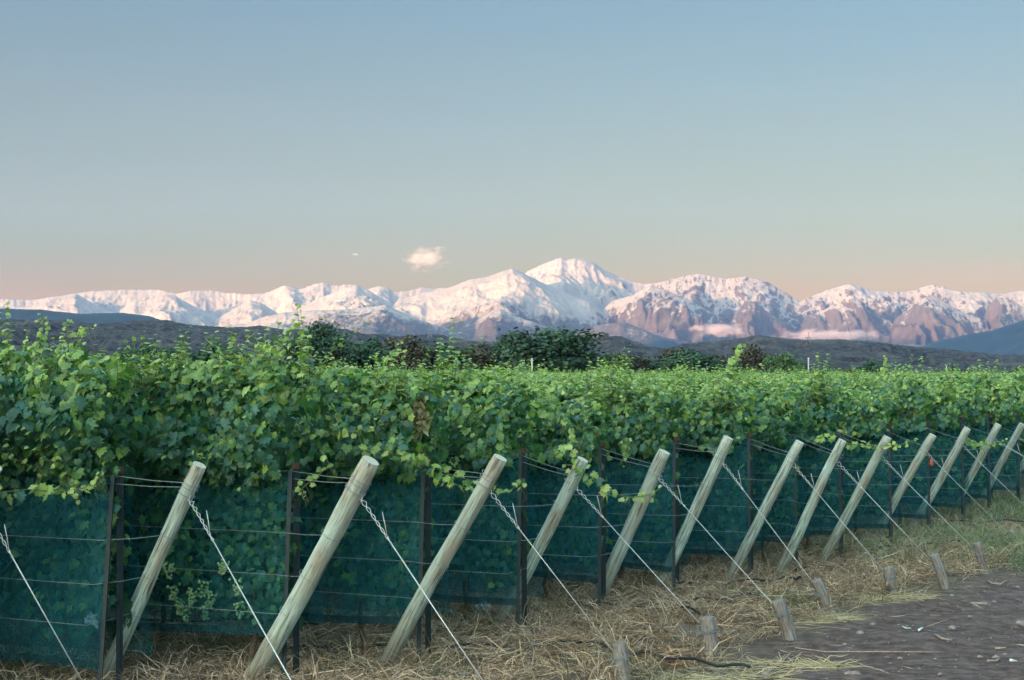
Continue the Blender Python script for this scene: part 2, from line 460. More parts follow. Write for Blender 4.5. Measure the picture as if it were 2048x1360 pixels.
ridges = [
    dict(pts=crest, D=20000, sf=.40, sb=.5, gf=1.7, ga=.35, cut=150, jit=1.0, dv=250),
    # rounded front peak left of the white summit
    dict(pts=[(700, B), (760, 640), (800, 598), (850, 584), (900, 573), (940, 558), (980, 551), (1005, 543), (1025, 539), (1045, 546), (1080, 562), (1130, 582), (1180, 604), (1215, 630), (1260, 680), (1320, B)],
         D=18200, sf=.30, sb=.45, gf=.8, ga=.35, cut=60, jit=.4, lean=.5),
    dict(pts=[(1020, B), (1060, 575), (1090, 570), (1130, 562), (1160, 585), (1190, 598), (1230, 640), (1300, B)], D=18900, sf=.32, gf=1.2, ga=.3, cut=50, jit=.6),
    # brown spur ends in front of the right-hand ranges
    dict(pts=[(1120, B), (1180, 640), (1225, 603), (1262, 592), (1300, 570), (1340, 582), (1385, 603), (1430, 630), (1480, 660), (1560, B)], D=18300, sf=.34, gf=2.6, ga=.6, cut=190, lean=-.4, wu=45),
    dict(pts=[(1400, B), (1460, 640), (1498, 606), (1510, 603), (1540, 628), (1580, 650), (1650, B)], D=18400, sf=.36, gf=2.8, ga=.6, cut=190, wu=45),
    dict(pts=[(1560, B), (1610, 632), (1648, 622), (1690, 596), (1705, 590), (1735, 610), (1770, 640), (1800, 650), (1860, B)], D=18300, sf=.36, gf=2.8, ga=.6, cut=190, wu=45),
    dict(pts=[(1740, B), (1790, 640), (1830, 608), (1860, 590), (1890, 604), (1930, 625), (1975, 640), (2030, B)], D=18100, sf=.34, gf=2.6, ga=.6, cut=190, wu=45),
    dict(pts=[(1930, B), (1975, 612), (1995, 594), (2020, 597), (2060, 620), (2120, 640), (2200, 610), (2300, 640), (3000, 620)], D=18300, sf=.34, gf=2.6, ga=.6, cut=190, wu=45),
    # left snowy shoulders
    dict(pts=[(-900, 620), (-100, 618), (60, 612), (110, 597), (150, 586), (175, 600), (215, 622), (300, 640), (400, B)], D=18900, sf=.25, gf=1.1, ga=.4, cut=60, lean=.6),
    dict(pts=[(180, B), (240, 622), (265, 603), (290, 600), (330, 588), (350, 590), (390, 612), (430, 628), (470, 650), (560, B)], D=18700, sf=.25, gf=1.2, ga=.4, cut=60, lean=.6),
    dict(pts=[(380, B), (430, 640), (470, 616), (500, 600), (520, 604), (550, 622), (600, 640), (700, B)], D=18300, sf=.25, gf=1.3, ga=.4, cut=60, lean=.5),
    dict(pts=[(560, B), (600, 612), (640, 592), (690, 574), (712, 569), (740, 580), (770, 598), (810, 618), (860, 650), (920, B)], D=18500, sf=.28, gf=1.8, ga=.4, cut=70, lean=.5),
    # blue foothills in shade
    dict(pts=[(-900, 640), (0, 640), (300, 650), (440, 652), (490, 644), (530, 630), (570, 623), (640, 621), (700, 618), (770, 608), (800, 622), (840, 640), (880, 655), (1000, 680), (1150, B), (3000, B)],
         D=15600, sf=.20, sb=.3, gf=1.0, ga=.2, cut=30, jit=.4),
    dict(pts=[(860, B), (930, 655), (985, 618), (1000, 616), (1030, 632), (1070, 645), (1130, 668), (1200, 690), (1300, B)], D=16000, sf=.22, sb=.3, gf=1.0, ga=.2, cut=30, jit=.4),
    dict(pts=[(1090, B), (1150, 665), (1200, 650), (1250, 645), (1310, 668), (1400, 690), (1500, 694), (1600, 690), (1750, 688), (1850, 690), (2000, 660), (2300, 640), (3000, 640)],
         D=15600, sf=.22, sb=.3, gf=1.2, ga=.25, cut=30, jit=.4),
]
def mount_attr(U, X, Y, H, who, Yl):
    gy, gx = np.gradient(H)
    dY = Yl[1] - Yl[0]; dX = (U[0, 1] - U[0, 0]) / F * Y
    slope = np.sqrt((gx / dX) ** 2 + (gy / dY) ** 2)
    gxn = gx / dX
    n = fbm(X / 900., Y / 900., 21, 5, .55)
    curv = H - (np.roll(H, 6, 1) + np.roll(H, -6, 1)) / 2      # ridges > 0, gullies < 0
    rocky = np.interp(U, [-500, 0, 500, 700, 860, 1040, 1130, 1230, 1330, 1600, 2048], [.12, .18, .2, .4, .25, .3, .12, .5, .95, .9, .75])
    line = np.interp(U, [-500, 400, 900, 1100, 1300, 1500, 2100], [380, 380, 480, 470, 470, 480, 480])
    s = (H - line) / 420. + .5
    s = np.clip(s, 0, 1.15) + .25 * n - rocky * (np.clip(slope - .42, -.05, 1) * 1.1) - rocky * .011 * np.clip(curv, -15, 40)
    s = s - .2 * rocky
    return dict(snow=s, rocky=rocky + 0 * H)
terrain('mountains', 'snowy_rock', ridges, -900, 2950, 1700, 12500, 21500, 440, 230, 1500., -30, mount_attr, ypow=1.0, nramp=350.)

hl = [dict(pts=[(-900, 640), (0, 642), (60, 639), (130, 641), (200, 648), (280, 642), (330, 640), (400, 649), (450, 655), (520, 653), (570, 660), (610, 660), (645, 652), (680, 658), (730, 668), (780, 672),
                (830, 671), (860, 667), (900, 673), (940, 680), (1020, 686), (1100, 690), (1140, 688), (1160, 681), (1190, 677), (1215, 672), (1245, 675), (1270, 684), (1300, 693), (1340, 696), (1368, 686),
                (1420, 682), (1470, 680), (1500, 674), (1520, 671), (1560, 676), (1620, 682), (1680, 678), (1740, 684), (1800, 690), (1850, 694), (1900, 700), (1960, 706), (2048, 711), (2200, 715), (2950, 700)],
           D=2500, sf=.10, wl=150., wu=22., ws=160., sb=.2, gf=5, ga=.5, cut=14, jit=1.0, dv=120),
      dict(pts=[(-900, 668), (0, 660), (120, 668), (260, 662), (380, 672), (520, 668), (640, 676), (760, 688), (900, 690), (1020, 700), (1160, 700), (1250, 696), (1380, 704), (1480, 698), (1600, 700),
                (1700, 704), (1800, 712), (1900, 722), (2048, 728), (2950, 725)], D=1900, sf=.09, wl=150., wu=22., ws=160., sb=.15, gf=6, ga=.5, cut=9, jit=1.4, dv=100),
      dict(pts=[(-900, 700), (0, 690), (200, 700), (400, 694), (700, 706), (1000, 716), (1300, 720), (1500, 716), (1700, 724), (2048, 740), (2950, 740)], D=1450, sf=.07, wl=150., wu=22., ws=160., sb=.1, gf=7, ga=.5, cut=6, jit=1.4, dv=70)]
terrain('hills', 'scrub_hill', hl, -900, 2950, 1500, 750, 3000, 300, 34, 190., -3, nramp=120.)
bh = [dict(pts=[(-900, 600), (-200, 610), (0, 616), (80, 618), (160, 627), (240, 624), (300, 631), (345, 648), (400, 680), (450, B), (3000, B)], D=5200, sf=.2, sb=.3, gf=1.5, ga=.3, cut=25, jit=.5)]
terrain('left_blue_hill', 'haze_tinted_hill', bh, -900, 700, 260, 3400, 6000, 60, 30, 400., -5)
bh2 = [dict(pts=[(-900, B), (1230, B), (1290, 688), (1310, 680), (1325, 677), (1345, 681), (1370, 692), (1420, B), (1600, B), (1780, 712), (1850, 690), (1880, 680), (1920, 672), (1960, 664), (1985, 660), (2010, 652),
                 (2048, 640), (2150, 610), (2400, 590), (2950, 600)], D=9500, sf=.2, sb=.3, gf=1.0, ga=.25, cut=30, jit=.4)]
terrain('distant_blue_hill', 'haze_tinted_hill', bh2, 1150, 2950, 420, 6600, 10500, 60, 30, 600., -5)

# unseen range added behind the camera, shaped to keep the valley in shade
nx = 400; ny = 30
Xr = np.linspace(-32000, 26000, nx); Yr = np.linspace(-11500, -7000, ny)
XX, YY = np.meshgrid(Xr, Yr)
hc = 1780 + 170 * fbm(Xr / 5200., 0 * Xr, 9, 5, .5)
Hh = hc[None, :] * np.clip(1 - np.abs(YY + 9200) / 2300., 0, 1) ** 1.0 + 60 * fbm(XX / 900., YY / 900., 4, 4) * np.clip(1 - np.abs(YY + 9200) / 2300., 0, 1)
i = np.arange(ny - 1)[:, None] * nx + np.arange(nx - 1)[None, :]
me = np_mesh('added_shade_range', np.stack([XX, YY, Hh - 5], -1).reshape(-1, 3), np.stack([i, i + 1, i + 1 + nx, i + nx], -1).reshape(-1, 4), True)
tag(link('added_shade_range', me, M['haze_tinted_hill']), kind='structure')

# ------------------------------------------------------------------ vineyard layout
RD = Vector((.885, -.465, 0)).normalized()        # along a row, towards its end
ND = Vector((-RD.y * -1, -RD.x, 0))               # placeholder, fixed below
ND = Vector((RD.y, -RD.x, 0))                     # across the row, towards the camera
sx = [240, 592, 855, 1047, 1205, 1352, 1500, 1592, 1680, 1779, 1855, 1923, 1975, 2034]
sD = [12.5, 13.1, 14.0, 15.6, 17.0, 18.4, 19.6, 20.6, 21.7, 23.3, 25.0, 26.8, 28.4, 30.1]
S = [Vector(((x - 1024) * d / F, d, 0)) for x, d in zip(sx, sD)]
S.insert(0, S[0] - Vector((1.15, .95, 0)))        # row 0: its end stands left of the frame
STEP = Vector((.96, 1.42, 0))
while S[-1].y < 118: S.append(S[-1] + STEP)
NR = len(S)
def rp(i, t, wv=0.0, z=0.0):                       # point of row i: t inwards, wv towards camera side
    return S[i] - RD * t + ND * wv + Vector((0, 0, z))

# end line distance of a ground point: along -ND direction from row ends
poly = np.array([[S[k].x + RD.x * 2.1, S[k].y + RD.y * 2.1] for k in range(0, 16)])
poly = np.vstack([[poly[0] - np.array([STEP.x, STEP.y]) * 8], poly, [poly[-1] + np.array([STEP.x, STEP.y]) * 80]])
def litter_at(x, y):
    """1 in the vineyard, 0 on the bare track; signed by side of the anchor line"""
    xi = np.interp(y, poly[:, 1], poly[:, 0])
    d = (x - xi)                                   # >0 on the track
    return d
def gz(x, y):
    x = np.asarray(x, float); y = np.asarray(y, float)
    base = .035 * fbm(x / 2.2, y / 2.2, 90, 3) + .018 * fbm(x / .35, y / .35, 91, 4)
    d = litter_at(x, y)
    return base * np.clip(1.2 - y / 80., .0, 1) + .03 * np.clip(-d / 1.5, 0, 1) - .02 * np.clip(d / 2, 0, 1)

# ground: one sheet, fine near the camera and coarse far out
ua = np.concatenate([np.linspace(-60, -.62, 14) , np.linspace(-.6, .6, 420), np.linspace(.62, 60, 14)])
ya = np.concatenate([[2.0], 4.0 * (1.012 ** np.arange(300)), 150 * 1.6 ** np.arange(1, 13)])
UU, YY = np.meshgrid(ua, ya)
XX = UU * YY
XX = np.clip(XX, -35000, 35000)
ZZ = gz(XX, YY)
ZZ = np.where(YY > 140, 0, ZZ)
d = litter_at(XX, YY)
lit = np.clip(.5 - d / .9 + .55 * fbm(XX / 1.1, YY / 1.1, 12, 4), 0, 1)
lit = lit * np.where(YY > 200, 1, 1)
nu = len(ua)
i = np.arange(len(ya) - 1)[:, None] * nu + np.arange(nu - 1)[None, :]
G = np.stack([XX, YY, ZZ], -1).reshape(-1, 3)
back = np.array([[-35000, -13000, 0], [35000, -13000, 0], [-200, -40, 0], [200, -40, 0]], float)
fc = np.stack([i, i + 1, i + 1 + nu, i + nu], -1).reshape(-1, 4)
n0 = len(G)
# rows behind the camera: join the first line to a far back edge
bk = np.stack([np.linspace(-35000, 35000, nu), np.full(nu, -13000.), np.zeros(nu)], -1)
j = np.arange(nu - 1)
fb = np.stack([n0 + j, n0 + j + 1, j + 1, j], -1)
V = np.vstack([G, bk]); fc = np.vstack([fc, fb])
me = np_mesh('ground', V, fc, True, attrs=dict(litter=np.concatenate([lit.ravel(), np.zeros(nu)])))
tag(link('ground', me, M['soil']), kind='structure')

# ------------------------------------------------------------------ leaves
def leaf_tpl(lod):
    if lod == 0:
        r = [(.0, .04), (.19, -.13), (.46, -.02), (.40, .17), (.60, .40), (.36, .45), (.31, .68), (.12, .72), (0, 1.0)]
    elif lod == 1:
        r = [(0, .0), (.42, -.05), (.55, .42), (.27, .62), (0, 1.0)]
    else:
        r = [(0, 0), (.5, .35), (0, 1.0)]
    pts = r + [(-x, y) for x, y in r[-2:0:-1]]
    P = np.array(pts, float)
    z = -.28 * P[:, 0] ** 2 - .22 * P[:, 1] ** 2 + .06
    if lod == 2:
        return np.column_stack([P, z]), np.array([[0, 1, 2], [0, 2, 3]])
    c = np.array([[0, .36, .05]])
    V = np.vstack([c, np.column_stack([P, z])])
    n = len(P)
    return V, np.array([[0, 1 + k, 1 + (k + 1) % n] for k in range(n)])
TPL = [leaf_tpl(k) for k in range(3)]
class Leaves:
    def __init__(s): s.a = []
    def add(s, P, N, T, size, col):
        s.a.append((np.atleast_2d(P), np.atleast_2d(N), np.atleast_2d(T), np.atleast_1d(size), np.atleast_2d(col)))
    def mesh(s, name, lod, origin=(0, 0, 0)):
        P, N, T, size, col = [np.concatenate([x[k] for x in s.a]) for k in range(5)]
        N = N / (np.linalg.norm(N, axis=1, keepdims=True) + 1e-9)
        T = T - N * (T * N).sum(1, keepdims=True); T = T / (np.linalg.norm(T, axis=1, keepdims=True) + 1e-9)
        Bv = np.cross(T, N)
        tv, tf = TPL[lod]
        wv = tv[None] * np.array([1, 1, 1])[None, None]
        n = len(P)
        asp = rng.uniform(.8, 1.1, (n, 1, 1)); curl = rng.uniform(.2, 2.4, (n, 1, 1))
        V = P[:, None] - np.array(origin)[None, None] + size[:, None, None] * (wv[..., 0:1] * asp * Bv[:, None] + wv[..., 1:2] * T[:, None] + wv[..., 2:3] * curl * N[:, None])
        k = len(tv)
        Fc = (tf[None] + (np.arange(n) * k)[:, None, None]).reshape(-1, 3)
        C = np.repeat(col, k, 0)
        V = V.reshape(-1, 3)
        if getattr(s, 'stems', None) and s.stems.v:
            sv = np.array([tuple(q) for q in s.stems.v]) - np.array(origin); sf = [f for f in s.stems.f]
            tf_ = np.array([t for f in sf for t in ((f[0], f[1], f[2]), (f[0], f[2], f[3]))]) + len(V)
            V = np.vstack([V, sv]); Fc = np.vstack([Fc, tf_]); C = np.vstack([C, np.tile(np.array([(.14, .16, .06)]), (len(sv), 1))])
        return np_mesh(name, V, Fc, False, C)
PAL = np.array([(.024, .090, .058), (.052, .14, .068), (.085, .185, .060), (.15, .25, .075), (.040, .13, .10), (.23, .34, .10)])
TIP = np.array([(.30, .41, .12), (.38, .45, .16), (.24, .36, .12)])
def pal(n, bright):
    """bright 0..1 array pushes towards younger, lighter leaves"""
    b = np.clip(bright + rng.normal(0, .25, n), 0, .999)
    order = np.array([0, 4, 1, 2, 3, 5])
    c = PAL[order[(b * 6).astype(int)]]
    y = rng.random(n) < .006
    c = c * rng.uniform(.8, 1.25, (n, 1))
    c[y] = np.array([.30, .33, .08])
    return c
RDn, NDn, UPn = np.array(RD), np.array(ND), np.array([0, 0, 1.])
def top_h(i, t, far=False):
    h = (2.33 if i < 5 else 2.26) + .05 * math.sin(i * 2.3) + .15 * vnoise(t / 1.4, 0 * t + i * 3.7, 41) + .16 * vnoise(t / .55, 0 * t + i, 42)
    h = h + {0: .32, 1: .30, 2: .24, 3: .12, 4: .05}.get(i, 0.0)
    return h
def shoots(L, i, ts, ws, zb, ln, dirv, lsz, tipc=.5, stems=None, step=.042):
    """many short leafy shoots; arrays of base t, w, z, length and direction (n,3 world)"""
    for t, wv, z, l, d in zip(ts, ws, zb, ln, dirv):
        n = max(3, int(l / step))
        s = np.linspace(0, 1, n)
        base = np.array(rp(i, t, wv, z))
        side = np.cross(d, rng.normal(size=3)); side /= np.linalg.norm(side) + 1e-9
        bend = rng.normal(0, .18) * l
        P = base + np.outer(s * l, d) + np.outer(s ** 2 * bend, side)
        ang = np.arange(n) * 2.6 + rng.random() * 6
        o1 = side; o2 = np.cross(d, side)
        T = np.outer(np.cos(ang), o1) + np.outer(np.sin(ang), o2) + .35 * d - .25 * UPn
        N = d * .8 + UPn * .4 + rng.normal(0, .35, (n, 3))
        size = lsz * (1.05 - .5 * s) * rng.uniform(.8, 1.15, n)
        col = pal(n, .45 + .5 * s)
        k = rng.random(n) < tipc * s ** 1.5
        col[k] = TIP[rng.integers(0, 3, k.sum())]
        L.add(P, N, T, size, col)
        if stems is not None:
            stems.tube([Vector(P[0]), Vector(P[n // 2]), Vector(P[-1])], [.004, .003, .0015], 4, False)
def canopy(i, t0, t1, dens, lod, lsz, shoot_step, stems=None, net=True):
    L = Leaves(); n = int((t1 - t0) * dens)
    t = rng.uniform(t0, t1, n)
    top = top_h(i, t)
    zb = .55 + .12 * vnoise(t / .6, 0 * t, 60 + i)
    q = rng.random(n)
    z = zb + (top - zb) * q ** .8
    clump = 1 + .75 * vnoise(t / .42, z / .34, 200 + i) + .25 * vnoise(t / .16, z / .16, 230 + i)
    lowhw = .02 + np.clip(1.72 - z, 0, 2) * .14
    hi = np.interp(z - top, [-1.0, -.75, -.5, -.25, 0], [.12, .27, .36, .30, .10]) * clump
    hw = np.where(z < 1.62, np.minimum(lowhw, .2 * clump + .04), np.maximum(hi, .10))
    side = np.where(rng.random(n) < .66, 1, -1)
    wv = side * hw * (1 - rng.random(n) ** 2.2 * .9)
    # row end tapers and ragged
    endt = -.05 - .25 * np.clip((z - 1.6), 0, 1) * (1 + vnoise(z * 3, z * 0 + i, 7))
    if t0 <= 0.3: t = np.maximum(t, endt + rng.exponential(.06, n))
    P = np.array(rp(i, 0)) - np.outer(t, RDn) + np.outer(wv, NDn) + np.outer(z, UPn)
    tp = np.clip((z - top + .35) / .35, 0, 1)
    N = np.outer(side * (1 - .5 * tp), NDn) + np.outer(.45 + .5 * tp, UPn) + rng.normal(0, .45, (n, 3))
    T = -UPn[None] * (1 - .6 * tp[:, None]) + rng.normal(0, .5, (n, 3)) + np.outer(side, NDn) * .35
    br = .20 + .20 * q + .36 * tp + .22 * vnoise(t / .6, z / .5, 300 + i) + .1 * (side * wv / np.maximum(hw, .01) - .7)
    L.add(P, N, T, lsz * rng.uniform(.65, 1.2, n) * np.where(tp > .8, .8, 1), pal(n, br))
    # upright shoots on top and drooping ones on the near side
    k = int((t1 - t0) / shoot_step)
    if lod < 2:      # loose spires of young growth standing out of the row
        for q in range(int((t1 - t0) / .55)):
            tc = rng.uniform(t0, t1); wc = rng.normal(.12, .14); hh = rng.uniform(.18, .50) + .2 * (rng.random() < .15) + (.10 if i > 3 else 0); kk = 10
            of_ = rng.normal(0, .10, kk); dv = np.stack([rng.normal(0, .16, kk), rng.normal(0, .16, kk), np.ones(kk)], -1); dv /= np.linalg.norm(dv, axis=1, keepdims=True)
            shoots(L, i, tc + of_, wc + rng.normal(0, .06, kk), top_h(i, tc + of_) - .18, np.maximum(.12, hh * (1 - np.abs(of_) * 3.2) * rng.uniform(.75, 1.1, kk)), dv, lsz * .9, .45, stems)
    if k:
        ts = rng.uniform(t0, t1, k); dv = np.stack([rng.normal(0, .28, k), rng.normal(0, .28, k), np.ones(k)], -1)
        dv /= np.linalg.norm(dv, axis=1, keepdims=True)
        # shoots stand in loose groups, tallest in the middle
        nc = max(1, int((t1 - t0) / .42)); cc = rng.uniform(t0, t1, nc); hc_ = .10 + .42 * rng.random(nc) ** 1.8 + .25 * (rng.random(nc) < .05); j = rng.integers(0, nc, k)
        off = rng.normal(0, .11, k); grp = rng.random(k) < .82; ts = np.where(grp, cc[j] + off, ts)
        ln = np.where(grp, np.maximum(.1, hc_[j] * (1 - np.abs(off) * 3) + .05), rng.uniform(.1, .28, k))
        shoots(L, i, ts, rng.normal(0, .16, k), top_h(i, ts) - .16, ln, dv, lsz * .85, .5, stems)
        k2 = k // 2
        ts = rng.uniform(t0, t1, k2); dv = NDn[None] * .55 + np.stack([rng.normal(0, .35, k2), rng.normal(0, .2, k2), rng.normal(.45, .6, k2)], -1)
        dv /= np.linalg.norm(dv, axis=1, keepdims=True)
        shoots(L, i, ts, np.full(k2, .24), rng.uniform(1.72, 2.2, k2), rng.uniform(.15, .42, k2), dv, lsz * .8, .35, stems)
    return L
def pshoot(L, pts, lsz, yel=.7, stems=None, n=None, droop=.5):
    """a long trailing shoot along world points"""
    P = np.array([list(p) for p in pts]); seg = np.linalg.norm(np.diff(P, axis=0), axis=1); cum = np.concatenate([[0], np.cumsum(seg)])
    n = n or int(cum[-1] / .033)
    s = np.linspace(0, cum[-1], n)
    Q = np.stack([np.interp(s, cum, P[:, k]) for k in range(3)], -1)
    u = s / cum[-1]
    d = np.gradient(Q, axis=0); d /= np.linalg.norm(d, axis=1, keepdims=True) + 1e-9
    T = -UPn * droop + .35 * d + rng.normal(0, .5, (n, 3)) + NDn * .3
    N = NDn * .6 + UPn * .55 + rng.normal(0, .35, (n, 3))
    c = pal(n, .55 + .45 * u); k = rng.random(n) < yel * (.35 + .65 * u); c[k] = TIP[rng.integers(0, 3, k.sum())]
    L.add(Q + rng.normal(0, .02, (n, 3)), N, T, lsz * (1 - .55 * u ** 2) * rng.uniform(.75, 1.15, n), c)
    if stems is not None:
        stems.tube([Vector(q) for q in Q[::max(1, n // 12)]], .004, 5, False)
    # tendrils
    if stems is not None:
        for k in range(3):
            b = Vector(Q[rng.integers(n // 2, n)]); stems.tube([b, b + Vector((.03, -.02, -.05)), b + Vector((.05, -.02, -.11)), b + Vector((.02, 0, -.13))], .0018, 4, False)

ORD = ['first', 'second', 'third', 'fourth', 'fifth', 'sixth', 'seventh', 'eighth', 'ninth', 'tenth', 'eleventh', 'twelfth', 'thirteenth', 'fourteenth', 'fifteenth']
def postname(i):   # post i of row i; row 0's post is cut by the left edge
    return 'post cut off by the left edge' if i == 0 else f'{ORD[i-1]} full leaning post from the left'

# long shoots seen in the photo: row -> list of (pixel path, distance, leaf size, yellowness)
LONG = {1: [([(-60, 975), (0, 985), (60, 978), (120, 985), (170, 975), (200, 955), (205, 938)], 11.9, .085, .85),
            ([(70, 760), (78, 700), (85, 660), (88, 628)], 13.2, .075, .3), ([(150, 740), (140, 700), (160, 665), (182, 655)], 13.3, .07, .4),
            ([(100, 740), (120, 700), (135, 675), (138, 640)], 13.4, .07, .3), ([(60, 740), (56, 700), (54, 680), (54, 664)], 13.6, .05, .5)],
        2: [([(600, 870), (690, 865), (745, 858), (752, 850)], 13.4, .08, .5), ([(500, 770), (520, 720), (545, 690), (575, 668), (592, 645)], 14.2, .085, .5),
            ([(530, 770), (550, 715), (560, 700), (575, 680)], 14.1, .08, .5), ([(560, 760), (590, 735), (610, 720), (600, 712)], 14.3, .06, .9),
            ([(640, 900), (660, 930), (600, 980), (608, 1000)], 13.0, .07, .4),
            ([(470, 770), (500, 735), (520, 705), (530, 685)], 14.2, .08, .5)],
        3: [([(700, 900), (790, 890), (850, 925), (900, 950), (960, 965), (1010, 985), (1040, 972), (1048, 958)], 13.6, .095, .6),
            ([(760, 900), (840, 935), (900, 965), (960, 985)], 13.6, .09, .35), ([(760, 760), (775, 725), (795, 700), (802, 690)], 14.6, .07, .5),
            ([(860, 900), (870, 880), (878, 872)], 14.2, .07, .8)],
        4: [([(1090, 905), (1120, 900), (1140, 890), (1150, 930), (1130, 930)], 15.0, .09, .7), ([(1120, 830), (1140, 850), (1150, 880)], 15.2, .08, .6),
            ([(1150, 940), (1190, 955), (1220, 985), (1260, 995), (1300, 990), (1318, 978)], 14.9, .085, .7), ([(905, 790), (908, 740), (912, 712)], 17.0, .07, .4)],
        5: [([(1230, 870), (1260, 880), (1250, 910), (1240, 930)], 16.6, .08, .4), ([(1130, 790), (1137, 760), (1139, 740)], 18.5, .06, .4)],
        8: [([(1690, 885), (1720, 890), (1760, 892), (1800, 890), (1828, 880)], 20.2, .085, .6), ([(1620, 880), (1660, 870), (1695, 862)], 20.4, .08, .5)],
        9: [([(1455, 780), (1462, 740), (1472, 710), (1483, 692)], 24, .12, .5), ([(1450, 790), (1460, 750), (1468, 725)], 24, .12, .4)],
        12: [([(1925, 870), (1950, 888), (1985, 890), (2010, 880)], 26.5, .09, .6), ([(1935, 880), (1960, 895), (1975, 880)], 26.4, .09, .5)],
        13: [([(1766, 780), (1768, 745), (1771, 712)], 36, .13, .5)]}
far_protos = []
for i in range(NR):
    origin = S[i]
    # how far the row runs before it leaves the frame on the left
    A = .345
    num = S[i].x + A * S[i].y; den = -RD.x * -1 - A * -RD.y
    tlen = max(5.0, num / (RD.x - A * abs(RD.y)) + 2.5)
    row = empty('vine_row', origin)
    if i < 15:
        stems = MB()
        l0, lsz = (0, .088) if i < 8 else (1, .09)
        L = canopy(i, 0, min(tlen, 5.5 if i < 8 else 4), 1650 if i < 8 else 1350, l0, lsz, .055 if i < 8 else .08, stems)
        for pth, dist, sz, ye in LONG.get(i, []):
            p3 = [at(px, py, dist) for px, py in pth]
            SL = Leaves(); SL.stems = MB()
            pshoot(SL, p3, sz, ye, SL.stems)
            if pth[0][1] < 800: pshoot(SL, p3, sz, ye * .5, None)
            link('shoot', SL.mesh('shoot', 0, origin), M['vine_leaf'], row)
        L.stems = stems
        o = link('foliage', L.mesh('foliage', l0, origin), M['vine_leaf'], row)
        if tlen > 5.5 or i >= 8:
            L2 = canopy(i, min(tlen, 5.5 if i < 8 else 4), tlen, 900 if i < 8 else 750, 1, .105, .06)
            far = link('foliage', L2.mesh('foliage', 1, origin), M['vine_leaf'], row)
        # trunks
        for k in range(5 if i < 9 else 3):
            t = .55 + k * 1.1 + random.uniform(-.15, .15)
            b = -RD * t
            pts = [b + Vector((0, 0, -.05))]
            for q in range(1, 7):
                pts.append(b + Vector((random.uniform(-.035, .035), random.uniform(-.03, .03), q * .14)))
            mb = MB(); mb.tube(pts, [.035, .028, .024, .022, .024, .022, .02], 7); mb.build('trunk', M['vine_bark'], row)
        if i == 2:     # pale green bunches hang behind the net
            for (gx, gy) in [(338, 1140), (345, 1180), (385, 1190), (405, 1175), (372, 1222), (420, 1195), (445, 1130), (475, 1170), (360, 1210), (480, 1215), (410, 1220)]:
                c = on_plane(gx, gy, rp(2, 0, .24), ND) - origin
                mb = MB()
                for q in range(34):
                    zz = random.uniform(-.08, .05); rr = (.05 + zz * .35) * random.random() ** .5; aa = random.uniform(0, 2 * PI)
                    cc = c + Vector((rr * math.cos(aa), rr * math.sin(aa), zz)); rad = .011
                    mb.tube([cc + Vector((0, 0, -rad)), cc + Vector((0, 0, -rad * .6)), cc, cc + Vector((0, 0, rad * .6)), cc + Vector((0, 0, rad))],
                            [rad * .15, rad * .8, rad, rad * .8, rad * .15], 7)
                mb.build('grape_bunch', M['grape_skin'], row)
        if i == 0: lab = 'nearest grapevine row, cut by the left frame edge beside the pale wire rod'
        else: lab = f'green grapevine row ending at the {postname(i)}'
        tag(row, lab, 'grapevine row', 'grapevine rows of the vineyard')
    else:
        # beyond the fourteenth row only the tops show: shared canopy meshes
        if len(far_protos) < 4:
            L = canopy(i, 0, 82, 200, 2, .15, .08)
            far_protos.append(L.mesh('foliage', 2, origin)); far_protos[-1].materials.append(M['vine_leaf'])
            me = far_protos[-1]
        else:
            me = far_protos[i % 4]
        o = bpy.data.objects.new('foliage', me); COL.objects.link(o); o.parent = row
        row.location = origin + RD * random.uniform(0, 2.5)
        tag(row, 'far vine row seen only as part of the green band of tops below the trees', 'grapevine row', 'far grapevine rows below the trees')

